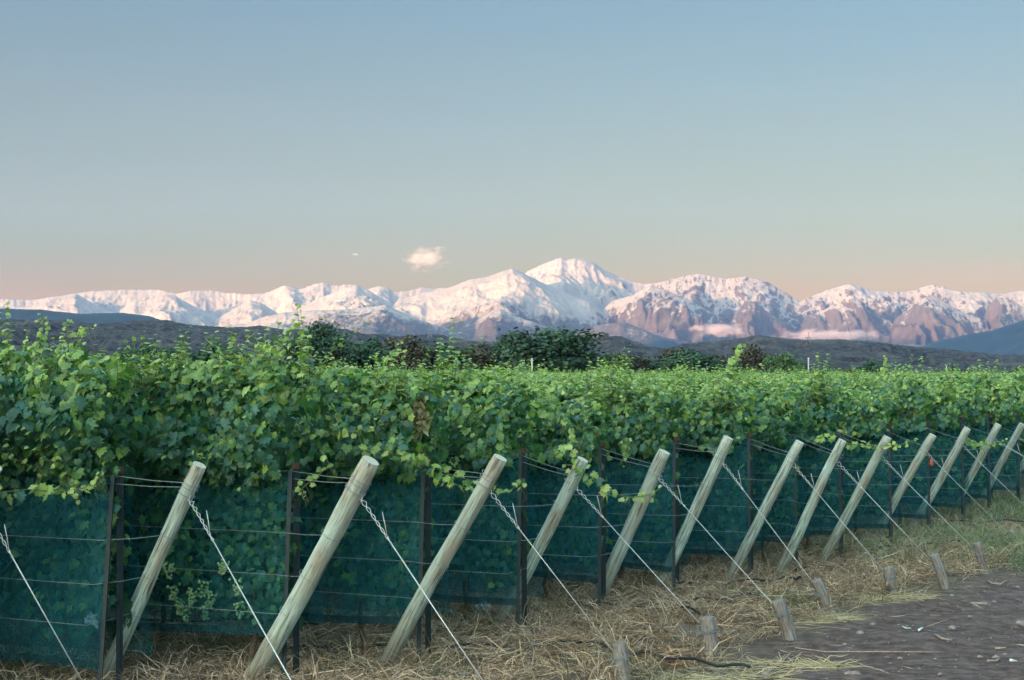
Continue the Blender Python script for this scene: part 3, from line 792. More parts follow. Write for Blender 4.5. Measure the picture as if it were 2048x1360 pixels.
# ------------------------------------------------------------------ nets, posts, wires
net_mat = {0: 'net_dense', 1: 'net_dense', 2: 'net_light', 3: 'net_mid', 4: 'net_mid', 5: 'net_dense', 6: 'net_dense', 7: 'net_dense', 8: 'net_mid', 9: 'net_mid', 10: 'net_mid'}
netb = {0: .28, 1: .30, 2: .45, 3: .42, 4: .38, 5: .42, 6: .34, 7: .34, 8: .4, 9: .4}
def make_net(i, side):
    me_n = MB(); NT_, NZ = 70, 12; L_ = 6.5 if i < 8 else 4.5
    if i >= 5: L_ = 4.5
    zb, zt = netb.get(i, .36), 1.70
    V = []; 
    for a in range(NT_ + 1):
        for b in range(NZ + 1):
            z = zb + (zt - zb) * b / NZ
            t0 = .0 - .08 * (zt - z) / (zt - zb)
            t = t0 + (L_ - t0) * (a / NT_) ** 1.3
            zz = z + .03 * math.sin(t * 1.7 + i) * (1 - b / NZ) - .02 * math.sin(t * 5) * (b / NZ)
            wv = .085 + (zt - z) * .155 + .035 * float(vnoise(t * 1.1, z * 1.4 + i, 500 + i)) * (1.2 - b / NZ) + .01 * math.sin(t * 23 + z * 3 + i)
            V.append(-RD * t + ND * wv * side + Vector((0, 0, zz)))
    fs = []; W = NZ + 1
    for a in range(NT_):
        for b in range(NZ):
            k = a * W + b; fs.append((k, k + 1, k + 1 + W, k + W))
    root = empty('shade_net', S[i])
    me = bpy.data.meshes.new('net_panel'); me.from_pydata([tuple(v) for v in V], [], fs); me.polygons.foreach_set('use_smooth', [True] * len(fs))
    link('net_panel', me, M[net_mat.get(i, 'net_mid')] if side > 0 else M['net_back'], root)
    hem = MB(); edge = [V[a * W] for a in range(NT_ + 1)]
    # rolled hem as flat band
    Vh = []; fh = []
    for a, p in enumerate(edge):
        Vh += [p + ND * .004 * side + Vector((0, 0, -.02)), p + ND * .006 * side + Vector((0, 0, .045))]
    for a in range(len(edge) - 1): fh.append((2 * a, 2 * a + 1, 2 * a + 3, 2 * a + 2))
    me = bpy.data.meshes.new('hem'); me.from_pydata([tuple(v) for v in Vh], [], fh)
    if side > 0: link('hem', me, M['net_hem'], root)
    # batten closing the net's end
    p_t = RD * .01 + ND * .085 * side + Vector((0, 0, zt + .03)); p_b = RD * .10 + ND * (.085 + (zt - zb) * .175) * side + Vector((0, 0, .06 if side > 0 else .1))
    if side > 0:
      hb = MB(); q = (p_b - p_t).to_track_quat('Z', 'Y').to_matrix()
    if side > 0: hb.box((p_t + p_b) / 2, .032, .018, (p_b - p_t).length, q); hb.build('batten', M['dark_steel'], root, False)
    tag(root, f'teal net on the {"near" if side > 0 else "far"} side of vines, {postname(i)}', 'netting', 'shade nets along the vine rows')
TOPPX = [(-12, 934), (400, 930), (742, 922), (998, 914), (1166, 918), (1330, 904), (1455, 874), (1600, 884), (1690, 883), (1777, 875), (1866, 870), (1935, 856), (1998, 849), (2046, 848), (2092, 840)]
FOOTPX = [(-260, 1430), (190, 1388), (487, 1388), (758, 1350), (985, 1268), (1178, 1226), (1310, 1196), (1447, 1175), (1540, 1165), (1632, 1138), (1733, 1098), (1812, 1076), (1886, 1048), (1945, 1025), (2005, 1005)]
DIA = [.125, .118, .15, .125, .125, .14, .125, .115, .11, .115, .12, .12, .12, .12, .12]
def round_post(name, a, b, r0, r1, mat, seed, bend=.012, split=False):
    """a: foot, b: top; mesh along local Z"""
    Lz = (b - a).length; nn, ns = 26, 18
    V = []; rg = np.random.default_rng(seed)
    ph = rg.random(4) * 6
    for k in range(nn + 1):
        u = k / nn; z = u * Lz
        rr = r0 + (r1 - r0) * u
        if k == nn: rr *= .93
        cx = bend * math.sin(u * PI * 1.2 + ph[0]); cy = bend * math.sin(u * PI * 1.4 + ph[1])
        for q in range(ns):
            th = 2 * PI * q / ns
            w_ = 1 + .09 * float(vnoise(math.cos(th) * 1.3 + 5 * seed, u * 5 + math.sin(th), 3)) + .03 * float(vnoise(th * 2, u * 14, seed))
            V.append((cx + rr * w_ * math.cos(th), cy + rr * w_ * math.sin(th), z + (.006 if k < nn else .0)))
    F_ = []; mi = []
    for k in range(nn):
        for q in range(ns):
            a0 = k * ns + q; a1 = k * ns + (q + 1) % ns; F_.append((a0, a1, a1 + ns, a0 + ns)); mi.append(0)
    F_.append(tuple(nn * ns + q for q in range(ns))); mi.append(1); F_.append(tuple(range(ns))[::-1]); mi.append(0)
    me = bpy.data.meshes.new(name); me.from_pydata(V, [], F_); me.polygons.foreach_set('use_smooth', [x == 0 for x in mi])
    me.materials.append(M[mat]); me.materials.append(M['cut_wood'] if mat == 'treated_wood' else M[mat]); me.polygons.foreach_set('material_index', mi)
    o = bpy.data.objects.new(name, me); COL.objects.link(o); o.location = a
    o.rotation_euler = (b - a).to_track_quat('Z', 'Y').to_euler()
    return o
STAKE = {3: ((1235, 1287), (1252, 1372)), 4: ((1413, 1234), (1420, 1314)), 5: ((1555, 1200), (1580, 1277)), 6: ((1630, 1160), (1664, 1232)), 7: ((1775, 1134), (1790, 1194)),
         8: ((1867, 1109), (1891, 1180)), 9: ((1952, 1086), (1973, 1148)), 10: ((2022, 1063), (2029, 1095)), 11: ((2090, 1040), (2098, 1075)), 2: ((985, 1372), (1005, 1450)), 1: ((640, 1440), (660, 1540))}
SDIA = {3: .125, 4: .15, 5: .135, 6: .12, 7: .125, 8: .115, 9: .11, 10: .12}
look = ['pale weathered', 'pale green-grey', 'cracked greyish', 'slim greenish', 'dark cracked', 'tall smooth greenish', 'slim pale', 'bowed pale', 'smooth pale', 'split-topped', 'straight pale', 'pale distant', 'slender far', 'far cropped']
for i in range(15):
    foot = on_ground(*FOOTPX[i]); foot.z = -.03
    top = on_plane(*TOPPX[i], foot, ND)
    dd = (top - foot).normalized()
    post = round_post('end_post', foot - dd * .12, top, DIA[i] / 2 * 1.06, DIA[i] / 2 * .96, 'treated_wood', 40 + i, .03 if i == 8 else .01)
    if i == 0: lab = 'weathered wooden end post cut off by the left edge of the frame'
    else: lab = f'{look[(i-1) % 14]} leaning wooden end post, {ORD[i-1]} full one from the left'
    tag(post, lab, 'wooden post', 'leaning wooden end posts of the vine rows')
    # steel post
    st = empty('steel_post', S[i]); H_ = 1.76 if i else 1.72
    if i != 8:
        mb = MB(); mb.box((0, 0, H_ / 2 - .1), .032, .032, H_ + .15); mb.box((.022, 0, H_ / 2 - .1), .02, .012, H_ + .1); mb.build('shaft', M['dark_steel'], st, False)
        mb = MB(); mb.box((0, 0, H_ + .0), .055, .055, .045); mb.build('cap', M['rusty_cap'], st, False)
        tag(st, f'slim dark steel post with rusty cap behind the {postname(i)}', 'steel post', 'dark steel posts at the row ends')
    else:
        bpy.data.objects.remove(st)
    make_net(i, 1)
    if i > 0: make_net(i, -1)
    # trellis wires from the wooden post inward
    wd = MB()
    def along(z):   # point of wooden post at height z
        k = (z - foot.z) / (top.z - foot.z); return foot + (top - foot) * k
    zs = [top.z - .17, top.z - .14, 1.27, .95, .66]
    nm = ['top', 'upper doubled', 'second', 'third', 'lowest']
    for k, z in enumerate(zs):
        if i > 9 and k in (1,): continue
        p0 = along(z); hh = (1.66, 1.72, 1.25, .93, .64)[k]
        e_ = rp(i, 7.5, .12 if k > 1 else .02, hh + .02); mid = rp(i, .0, .04 + (.08 * k if k > 1 else 0), hh)
        pts = [p0, (p0 + mid) / 2 + Vector((0, 0, -.008)), mid]
        for q in range(1, 8):
            tt = q / 7; pts.append(mid.lerp(e_, tt) + Vector((0, 0, -.03 * math.sin(tt * PI))))
        mb = MB(); rw = .0026
        mb.tube(pts, rw, 5, False)
        # loop round the post
        ax = dd; u_ = ax.orthogonal().normalized(); v_ = ax.cross(u_); rr = DIA[i] / 2 * 1.08
        mb.tube([p0 + (u_ * math.cos(a * PI / 6) + v_ * math.sin(a * PI / 6)) * rr for a in range(13)], rw, 5, False)
        for q in mb.v: q -= p0
        o = mb.build('trellis_wire', M['thin_wire'], None, True, p0)
        tag(o, f'{nm[k]} thin wire tied round the {postname(i)}', 'wire', 'trellis wires of the vine rows')
    # guy wire
    if i in STAKE or i == 0 or i > 11:
        pa = along(top.z - .22)
        if i in STAKE:
            g = on_ground(*STAKE[i][1]); tp_ = on_plane(*STAKE[i][0], g, Vector((0, -1, 0)))
            tp_ = g + (tp_ - g)
            pb = g.lerp(tp_, .62)
        else:
            pb = foot + RD * 3.1 + Vector((0, 0, .15)); g = None
            if i == 0: pb = on_ground(203, 1430)
        ln = (pb - pa).length; dg = (pb - pa).normalized()
        gw = empty('guy_wire', pa)
        u_ = dg.orthogonal().normalized(); v_ = dg.cross(u_)
        rw = .0046 if i < 3 else .0036
        mb = MB(); s0 = .13 * ln
        tw = []; tw2 = []
        for q in range(25):
            f_ = q / 24; a_ = f_ * 22; r_ = .012 * (1 - f_ * .4) + .03 * max(0, .35 - f_)
            c_ = dg * (.05 + (s0 + .2) * f_)
            tw.append(c_ + (u_ * math.cos(a_) + v_ * math.sin(a_)) * r_); tw2.append(c_ - (u_ * math.cos(a_) + v_ * math.sin(a_)) * r_)
        mb.tube(tw, .0032, 5); mb.tube(tw2, .0032, 5)
        ep = dg * (.25 + s0 * .8); mb.tube([ep, ep + Vector((0.0, 0, .07)) - dg * .03, ep + Vector((-.01, 0, .15)) - dg * .05], .0035, 4)
        mb.tube([dg * .0 + (Vector((0, 0, 0))), dg * (.05)], .006, 5)
        mb.build('twisted_tie', M['galvanised_wire'], gw)
        mb = MB(); mb.tube([dg * (.2 + s0), dg * (ln * .6) + Vector((0, 0, -.004)), dg * ln], rw, 6); mb.build('rod', M['galvanised_wire'], gw)
        mb = MB(); ax = dd; u2 = ax.orthogonal().normalized(); v2 = ax.cross(u2); rr = DIA[i] / 2 * 1.1
        mb.tube([(u2 * math.cos(a * PI / 6) + v2 * math.sin(a * PI / 6)) * rr for a in range(13)], .004, 5, False); mb.build('loop', M['thin_wire'], gw)
        tag(gw, f'taut pale guy wire running down rightward from the {postname(i)}', 'guy wire', 'guy wires of the end posts')
        if i in STAKE:
            up = (tp_ - g).normalized()
            st = round_post('anchor_stake', g - up * .12, tp_, SDIA.get(i, .12) / 2 * 1.02, SDIA.get(i, .12) / 2 * .92, 'stake_wood', 90 + i, .012)
            mb = MB(); ctr = (pb - st.location)
            Mi = st.rotation_euler.to_matrix().inverted(); cl = Mi @ ctr
            for dz in (0, .014, .027):
                mb.tube([Vector((SDIA.get(i, .12) / 2 * 1.12 * math.cos(a * PI / 7), SDIA.get(i, .12) / 2 * 1.12 * math.sin(a * PI / 7), cl.z + dz + .01 * math.sin(a))) for a in range(15)], .0035, 5, False)
            mb.build('wire_wrap', M['thin_wire'], st)
            tag(st, f'short weathered stake anchoring the {postname(i)}', 'stake', 'anchor stakes along the dirt track')

# ------------------------------------------------------------------ irrigation hoses
HOSES = [([(560, 1325), (700, 1322), (840, 1322), (1000, 1324), (1180, 1320)], 'black hose lying across the straw below the third and fourth leaning posts'),
         ([(1150, 1318), (1260, 1332), (1330, 1334), (1420, 1350), (1500, 1362)], 'black hose passing just in front of the nearest anchor stake'),
         ([(1180, 1240), (1270, 1240), (1340, 1242), (1400, 1258)], 'thin black hose running through dry straw left of the squat stake'),
         ([(1350, 1196), (1450, 1192), (1540, 1186), (1590, 1183), (1602, 1187)], 'black hose on the straw behind the paired stakes, ending near the sixth stake'),
         ([(1385, 1226), (1450, 1222), (1520, 1216)], 'short black hose end left of the brown leaning stake'),
         ([(1660, 1126), (1740, 1120), (1830, 1112), (1880, 1108), (1920, 1108)], 'black hose ending beside the far stakes on the green weeds'),
         ([(1900, 1063), (1960, 1060), (2060, 1060)], 'farthest black hose, at the right frame edge above the weeds'),
         ([(240, 1275), (420, 1272), (560, 1282), (650, 1278)], 'dark hose lying below the net of the second full leaning post')]
for pth, lab in HOSES:
    p3 = [on_ground(px, py) for px, py in pth]
    # smooth path
    pts = []
    for a in range(len(p3) - 1):
        for q in range(6): pts.append(p3[a].lerp(p3[a + 1], q / 6))
    pts.append(p3[-1])
    pts = [p + Vector((0, 0, float(gz(p.x, p.y)) + .12 + .02 * math.sin(k * .9))) for k, p in enumerate(pts)]
    c = pts[0].copy(); mb = MB(); mb.tube([p - c for p in pts], .0125, 8)
    tag(mb.build('irrigation_hose', M['black_hose'], None, True, c), lab, 'hose', 'black irrigation hoses on the ground')

# ------------------------------------------------------------------ dry grass, weeds, litter
def blades(name, n, sampler, colors, lmin, lmax, width, upright, mat='dry_stalk', lift=.0, label=None, cat=None):
    x, y = sampler(n); n = len(x)
    z = gz(x, y) + lift * rng.random(n)
    ln = rng.uniform(lmin, lmax, n) * rng.uniform(.6, 1.2, n)
    az = rng.uniform(0, 2 * PI, n)
    el = np.clip(rng.normal(upright, .28, n), .03, 1.5)
    d0 = np.stack([np.cos(az) * np.cos(el), np.sin(az) * np.cos(el), np.sin(el)], -1)
    el2 = el - rng.uniform(.2, 1.1, n) * (el > .25)
    az2 = az + rng.normal(0, .3, n)
    d1 = np.stack([np.cos(az2) * np.cos(el2), np.sin(az2) * np.cos(el2), np.sin(el2)], -1)
    sd_ = np.cross(d0, rng.normal(size=(n, 3))); sd_ /= np.linalg.norm(sd_, axis=1, keepdims=True) + 1e-9
    w_ = (width * rng.uniform(.6, 1.3, n))[:, None]
    p0 = np.stack([x, y, z - .01], -1); p1 = p0 + d0 * (ln * .5)[:, None]; p2 = p1 + d1 * (ln * .5)[:, None]
    p2[:, 2] = np.maximum(p2[:, 2], z + .004)
    V = np.stack([p0 - sd_ * w_, p0 + sd_ * w_, p1 - sd_ * w_ * .8, p1 + sd_ * w_ * .8, p2], 1).reshape(-1, 3)
    b = np.arange(n)[:, None] * 5
    Fc = np.concatenate([b + np.array([0, 1, 3]), b + np.array([0, 3, 2]), b + np.array([2, 3, 4])]).reshape(-1, 3)
    C = np.array(colors)[rng.integers(0, len(colors), n)] * rng.uniform(.7, 1.3, (n, 1))
    me = np_mesh(name, V, Fc, False, np.repeat(C, 5, 0))
    return tag(link(name, me, M[mat]), label, cat, None, 'stuff')
STRAW = [(.40, .29, .20), (.28, .195, .145), (.58, .45, .33), (.18, .12, .09), (.38, .29, .225), (.11, .075, .058)]
def strip(n, dlo, dhi, ylo=9.5, yhi=30, clump=0, thr=-.2, pw=1.0):
    y = ylo + (yhi - ylo) * rng.random(n * 3) ** pw
    d = rng.uniform(dlo, dhi, n * 3)
    x = np.interp(y, poly[:, 1], poly[:, 0]) + d
    k = (np.abs(x / y) < .36) & (d < -.5 + rng.normal(0, .25, len(x)) + .5 * (rng.random(len(x)) < .3)) & (rng.random(len(x)) < np.clip((27 - y) / 6., .12, 1))
    if clump: k &= (fbm(x / clump, y / clump, 33, 3) > thr + rng.normal(0, .12, len(x)))
    x, y = x[k][:n], y[k][:n]
    return x, y
blades('straw_litter', 27000, lambda n: strip(n, -4.2, -.1, clump=.7, thr=.10, pw=1.2), STRAW, .14, .46, .0042, .16, lift=.12, label='flattened dry straw covering the ground under the posts', cat='straw')
blades('dry_grass', 30000, lambda n: strip(n, -3.4, -.05, clump=.5, thr=.12, pw=1.2), STRAW, .16, .44, .0038, .8, label='tufts of dry yellow grass between posts and stakes', cat='dry grass')
def rowstraw(n):
    t = rng.uniform(-.2, 4.5, n); wv = rng.normal(.1, .35, n); k = rng.integers(0, 14, n)
    sxn = np.array([S[q].x for q in range(14)]); syn = np.array([S[q].y for q in range(14)])
    return sxn[k] - RDn[0] * t + NDn[0] * wv, syn[k] - RDn[1] * t + NDn[1] * wv
blades('row_grass', 25000, rowstraw, STRAW + [(.10, .12, .05)], .14, .42, .0038, .6, lift=.12, label='dry grass mound growing under the vine rows', cat='dry grass')
GRN = [(.07, .13, .05), (.10, .15, .08), (.13, .17, .09), (.16, .20, .13)]
def weedy(n):
    c = [on_ground(1900, 1085), on_ground(1960, 1100), on_ground(1985, 1040), on_ground(1850, 1090), on_ground(2030, 1110), on_ground(1920, 1040), on_ground(1990, 1010), on_ground(2030, 1030), on_ground(1740, 1110)]
    k = rng.integers(0, len(c), n); cx = np.array([q.x for q in c])[k]; cy = np.array([q.y for q in c])[k]
    return cx + rng.normal(0, .45, n), cy + rng.normal(0, .9, n)
blades('green_weeds', 22000, weedy, [(.12, .18, .10), (.18, .22, .14), (.24, .26, .17), (.10, .15, .08), (.3, .28, .2)], .12, .42, .006, .9, 'dry_stalk', label='grey green weeds growing round the far stakes', cat='weeds')
def weedy2(n):
    c = [on_ground(700, 1235), on_ground(560, 1250), on_ground(1330, 1170), on_ground(1520, 1210), on_ground(1570, 1215), on_ground(930, 1245), on_ground(430, 1300), on_ground(1080, 1230), on_ground(1240, 1340), on_ground(830, 1350)]
    k = rng.integers(0, len(c), n); cx = np.array([q.x for q in c])[k]; cy = np.array([q.y for q in c])[k]
    return cx + rng.normal(0, .22, n), cy + rng.normal(0, .22, n)
blades('green_grass', 3600, weedy2, GRN, .08, .30, .004, .9, 'dry_stalk', label='small fresh green tufts among the dry straw', cat='grass')
def redp(n):
    c = [on_ground(1300, 1312), on_ground(1210, 1305), on_ground(1345, 1322), on_ground(1280, 1320)]
    k = rng.integers(0, 4, n); cx = np.array([q.x for q in c])[k]; cy = np.array([q.y for q in c])[k]
    return cx + rng.normal(0, .16, n), cy + rng.normal(0, .16, n)
blades('reddish_grass', 1500, redp, [(.30, .13, .09), (.36, .17, .11), (.22, .10, .07)], .10, .24, .0035, .55, label='rust red dry grass tuft beside the nearest anchor stake', cat='dry grass')
def trk(n):
    x = rng.uniform(.5, 9, n); y = rng.uniform(10, 26, n); d = litter_at(x, y); k = (d > .1) & (rng.random(n) < np.exp(-d / 1.0)); return x[k], y[k]
blades('track_straw', 2600, trk, STRAW[:3], .06, .30, .0030, .05, lift=.01, label='loose straw stalks scattered over the bare dirt track', cat='straw')
def band(n):   # pale straw bundles lying on the dirt
    segs = [((1385, 1328), (1690, 1330)), ((1700, 1205), (1850, 1196)), ((1590, 1240), (1700, 1238)), ((1300, 1355), (1560, 1352))]
    k = rng.integers(0, 4, n); u = rng.random(n); P = []
    for a, b in zip(k, u):
        s_ = segs[a]; P.append(on_ground(s_[0][0] + (s_[1][0] - s_[0][0]) * b, s_[0][1] + (s_[1][1] - s_[0][1]) * b + random.gauss(0, 4)))
    return np.array([p.x for p in P]), np.array([p.y for p in P])
blades('straw_bundle', 1500, band, [(.48, .41, .28), (.40, .34, .22)], .15, .45, .003, .04, lift=.02, label='pale straw stalks lying in streaks on the dark dirt', cat='straw')

def lumpy(name, c, sx_, sy_, sz_, mat, seed, lab, cat, group=None, rough=.35, n=10, zoff=0.0):
    V = []; Fc = []; rg = np.random.default_rng(seed)
    for a in range(n + 1):
        for b in range(2 * n):
            th = PI * a / n; ph = PI * b / n
            v = np.array([math.sin(th) * math.cos(ph), math.sin(th) * math.sin(ph), math.cos(th)])
            r = 1 + rough * float(vnoise(v[0] * 1.7 + seed, v[1] * 1.7 + v[2] * 2.3, seed)) + rough * .5 * float(vnoise(v[0] * 4 + seed, v[1] * 4 + v[2] * 5, seed + 1))
            V.append((v[0] * r * sx_, v[1] * r * sy_, v[2] * r * sz_))
    for a in range(n):
        for b in range(2 * n):
            Fc.append((a * 2 * n + b, (a + 1) * 2 * n + b, (a + 1) * 2 * n + (b + 1) % (2 * n), a * 2 * n + (b + 1) % (2 * n)))
    me = bpy.data.meshes.new(name); me.from_pydata(V, [], Fc); me.polygons.foreach_set('use_smooth', [rough < .5] * len(Fc))
    o = link(name, me, M[mat]); o.location = Vector(c) + Vector((0, 0, zoff)); o.rotation_euler = (0, 0, rg.random() * 6)
    return tag(o, lab, cat, group)
m = NT('bag_film'); v = m.noise(m.coord(), 9, 5, .6, 1.0)
m.color(m.ramp(v, [(.3, (.24, .27, .31)), (.5, (.42, .46, .50)), (.7, (.62, .65, .68))])); m.b.inputs['Roughness'].default_value = .35; m.bump(v, 1.0, .03); M['bag_film'] = m.mat
p = on_ground(966, 1240); lumpy('plastic_bag', p, .10, .07, .085, 'bag_film', 5, 'crumpled grey white plastic bag lying in the dry grass left of the fourth post', 'plastic bag', None, .7, 14, .09)
p = on_ground(1088, 1205)
mb = MB(); pts = [(-.04, 0, 0), (.045, .01, 0), (.05, 0, .07), (.015, .02, .13), (-.01, .0, .20), (-.035, .01, .10), (0.0, -.035, .06), (.01, -.03, 0)]
me = bpy.data.meshes.new('plastic_scrap'); me.from_pydata(pts, [], [(0, 7, 6, 5), (7, 1, 2, 6), (6, 2, 3), (6, 3, 4, 5), (0, 5, 4, 3, 2, 1)])
o = link('plastic_scrap', me, M['bag_film'], None, p + Vector((0, 0, .08))); tag(o, 'torn white plastic scrap standing in straw right of the fourth post', 'plastic scrap')
p = on_plane(185, 1240, rp(1, 0, .1), ND); lumpy('litter_bag', p, .13, .05, .05, 'bag_film', 9, 'pale plastic sheet scrap behind the leftmost net', 'plastic scrap', None, .6, 12)
def cup(px, py, lab, tilt):
    p = on_ground(px, py); mb = MB()
    mb.tube([Vector((0, 0, 0)), Vector((0, 0, .09)), Vector((0, 0, .095)), Vector((0, 0, .09)), Vector((0, 0, .01))], [.028, .038, .040, .035, .026], 20)
    o = mb.build('plastic_cup', M['white_plastic'], None, True, p + Vector((0, 0, .03))); o.rotation_euler = (R(70), R(tilt), R(30))
    tag(o, lab, 'plastic cup')
cup(1000, 1362, 'white plastic cup lying on its side at the bottom edge right of the guy wire', 10)
cup(912, 1363, 'white plastic cup fragment at the bottom edge left of the guy wire', 60)
p = on_ground(1985, 1012)
mb = MB(); mb.tube([Vector((0, 0, 0)), Vector((0, 0, .24)), Vector((.0, 0, .25))], [.06, .058, .045], 14)
tag(mb.build('wood_block', M['log_wood'], None, True, p), 'upright yellowish wood block in the weeds under the far net', 'wood block')
# orange tag under the ninth post's head
tp9 = on_plane(1862, 922, on_ground(*FOOTPX[10]), ND)
mb = MB(); mb.tube([tp9 + Vector((0, 0, .07)), tp9 + Vector((0, 0, .03))], .003, 5); mb.tube([tp9 + Vector((0, -.02, .03)), tp9 + Vector((0, -.02, -.05)), tp9 + Vector((.01, -.02, -.07))], [.015, .03, .012], 7)
c = tp9.copy(); mb.v = [q - c for q in mb.v]
tag(mb.build('orange_tag', M['orange_plastic'], None, True, c), 'small orange tag hanging just right below the head of the tenth leaning post', 'tag')
# stones
for k, (px, py, s_) in enumerate([(1905, 1258, .035), (2042, 1250, .045), (1828, 1190, .03), (1988, 1205, .022), (1904, 1192, .022), (1745, 1250, .025), (1720, 1268, .03), (1800, 1318, .02), (1960, 1315, .02), (1995, 1170, .03),
                                  (1600, 1345, .025), (1880, 1350, .02), (1690, 1290, .02), (1940, 1235, .02), (1530, 1350, .03), (2010, 1310, .018)]):
    lumpy('stone', on_ground(px, py), s_ * 1.4, s_, s_ * .7, 'pale_stone', 60 + k, 'pale pebble lying on the bare dark dirt track', 'stone', 'pale pebbles scattered on the dirt track', .3, 6, s_ * .3)
n = 2600
gx_ = rng.uniform(1.2, 9.5, n * 3); gy_ = rng.uniform(11, 24, n * 3); dd_ = litter_at(gx_, gy_); kk = (dd_ > -.2) & (gx_ / gy_ < .36); gx_, gy_ = gx_[kk][:n], gy_[kk][:n]; n = len(gx_)
oc = np.array([(1, 0, 0), (0, 1, 0), (-1, 0, 0), (0, -1, 0), (0, 0, .7), (0, 0, -.5)], float)
of = np.array([(0, 1, 4), (1, 2, 4), (2, 3, 4), (3, 0, 4), (1, 0, 5), (2, 1, 5), (3, 2, 5), (0, 3, 5)])
sz = rng.uniform(.004, .011, n) * (1 + 1.2 * (rng.random(n) < .06)); a_ = rng.uniform(0, 6.28, n)
jit = oc[None] * rng.uniform(.6, 1.4, (n, 6, 1))
rx = jit[..., 0] * np.cos(a_)[:, None] - jit[..., 1] * np.sin(a_)[:, None]; ry = jit[..., 0] * np.sin(a_)[:, None] + jit[..., 1] * np.cos(a_)[:, None]
V = np.stack([gx_[:, None] + rx * sz[:, None] * 1.5, gy_[:, None] + ry * sz[:, None] * 1.5, gz(gx_, gy_)[:, None] + jit[..., 2] * sz[:, None]], -1).reshape(-1, 3)
gc = np.array([(.10, .075, .07), (.16, .13, .12), (.07, .05, .05), (.28, .25, .24)])[rng.choice(4, n, p=[.4, .3, .2, .1])]
tag(link('gravel', np_mesh('gravel', V, (of[None] + np.arange(n)[:, None, None] * 6).reshape(-1, 3), False, np.repeat(gc, 6, 0)), M['dry_stalk']), 'fine crumbs of soil and grit strewn over the dirt track', 'gravel', None, 'stuff')
for k, (px, py, s_) in enumerate([(1705, 1348, .08), (1960, 1208, .12), (1770, 1184, .12)]):
    lumpy('soil_clod', on_ground(px, py), s_, s_ * .35, .022, 'pale_stone', 160 + k, ['flat pale clod at the bottom of the dirt track', 'flat pale clod below the far right stakes', 'flat pale clod at the foot of the seventh stake'][k], 'clod', None, .5, 10)
# sticks
STK = [([(1590, 1298), (1650, 1302), (1760, 1306), (1850, 1304), (1887, 1301)], .006, 'long thin crooked stick on the dirt track'), ([(1700, 1315), (1730, 1332), (1760, 1343), (1778, 1348)], .006, 'bent stick pointing down right at the bottom of the track'),
       ([(1975, 1166), (1985, 1174), (2000, 1175), (2015, 1162)], .012, 'curved dark stick near the far right stakes'), ([(1870, 1275), (1885, 1284), (1905, 1286)], .012, 'short peeled stick in the middle of the dirt track'),
       ([(1805, 1256), (1812, 1260), (1822, 1263)], .008, 'tiny pale stick beside the white straw end'), ([(1838, 1268), (1845, 1259)], .014, 'short white stick standing out on the dirt'),
       ([(1990, 1295), (2012, 1295)], .012, 'pale chip of wood near the right frame edge'), ([(1975, 1320), (1992, 1318), (2000, 1312)], .010, 'pale forked twig at the lower right'), ([(2020, 1320), (2034, 1319)], .014, 'white chip at the lower right corner'),
       ([(1610, 1262), (1650, 1258), (1700, 1262)], .005, 'thin pale twig by the sixth stake'), ([(1685, 1185), (1690, 1165), (1686, 1150)], .006, 'upright dry stalk right of the sixth stake'), ([(1480, 1330), (1530, 1320), (1590, 1335)], .005, 'thin twig below the fifth stake')]
for pth, rr, lab in STK:
    g0 = on_ground(*pth[0]); up_ = 'upright' in lab
    P3 = [on_plane(px, py, g0, Vector((0, -1, 0))) if up_ else on_ground(px, py) for px, py in pth]
    P3 = [p + Vector((0, 0, 0 if up_ else float(gz(p.x, p.y)) + rr + random.uniform(0, .015))) for p in P3]
    c = P3[0].copy(); mb = MB(); mb.tube([p - c for p in P3], [rr] * (len(P3) - 1) + [rr * .5], 6)
    tag(mb.build('stick', M['twig_wood'] if 'white' not in lab else M['white_plastic'], None, True, c), lab, 'stick')
# bundle of dead stems hanging in the canopy
c = at(838, 835, 13.9)
L = Leaves(); n = 70
P = np.array(c) + rng.normal(0, 1, (n, 3)) * np.array([.04, .03, .07])
L.add(P, rng.normal(0, 1, (n, 3)) + NDn, rng.normal(0, .5, (n, 3)) - UPn, rng.uniform(.04, .09, n), np.array([(.24, .22, .12)]) * rng.uniform(.6, 1.4, (n, 1)))
o = link('dry_shoot', L.mesh('dry_shoot', 1, c), M['vine_leaf'], None, c); tag(o, 'dead brown bunch of dried shoots hanging in the green canopy', 'dried shoots')

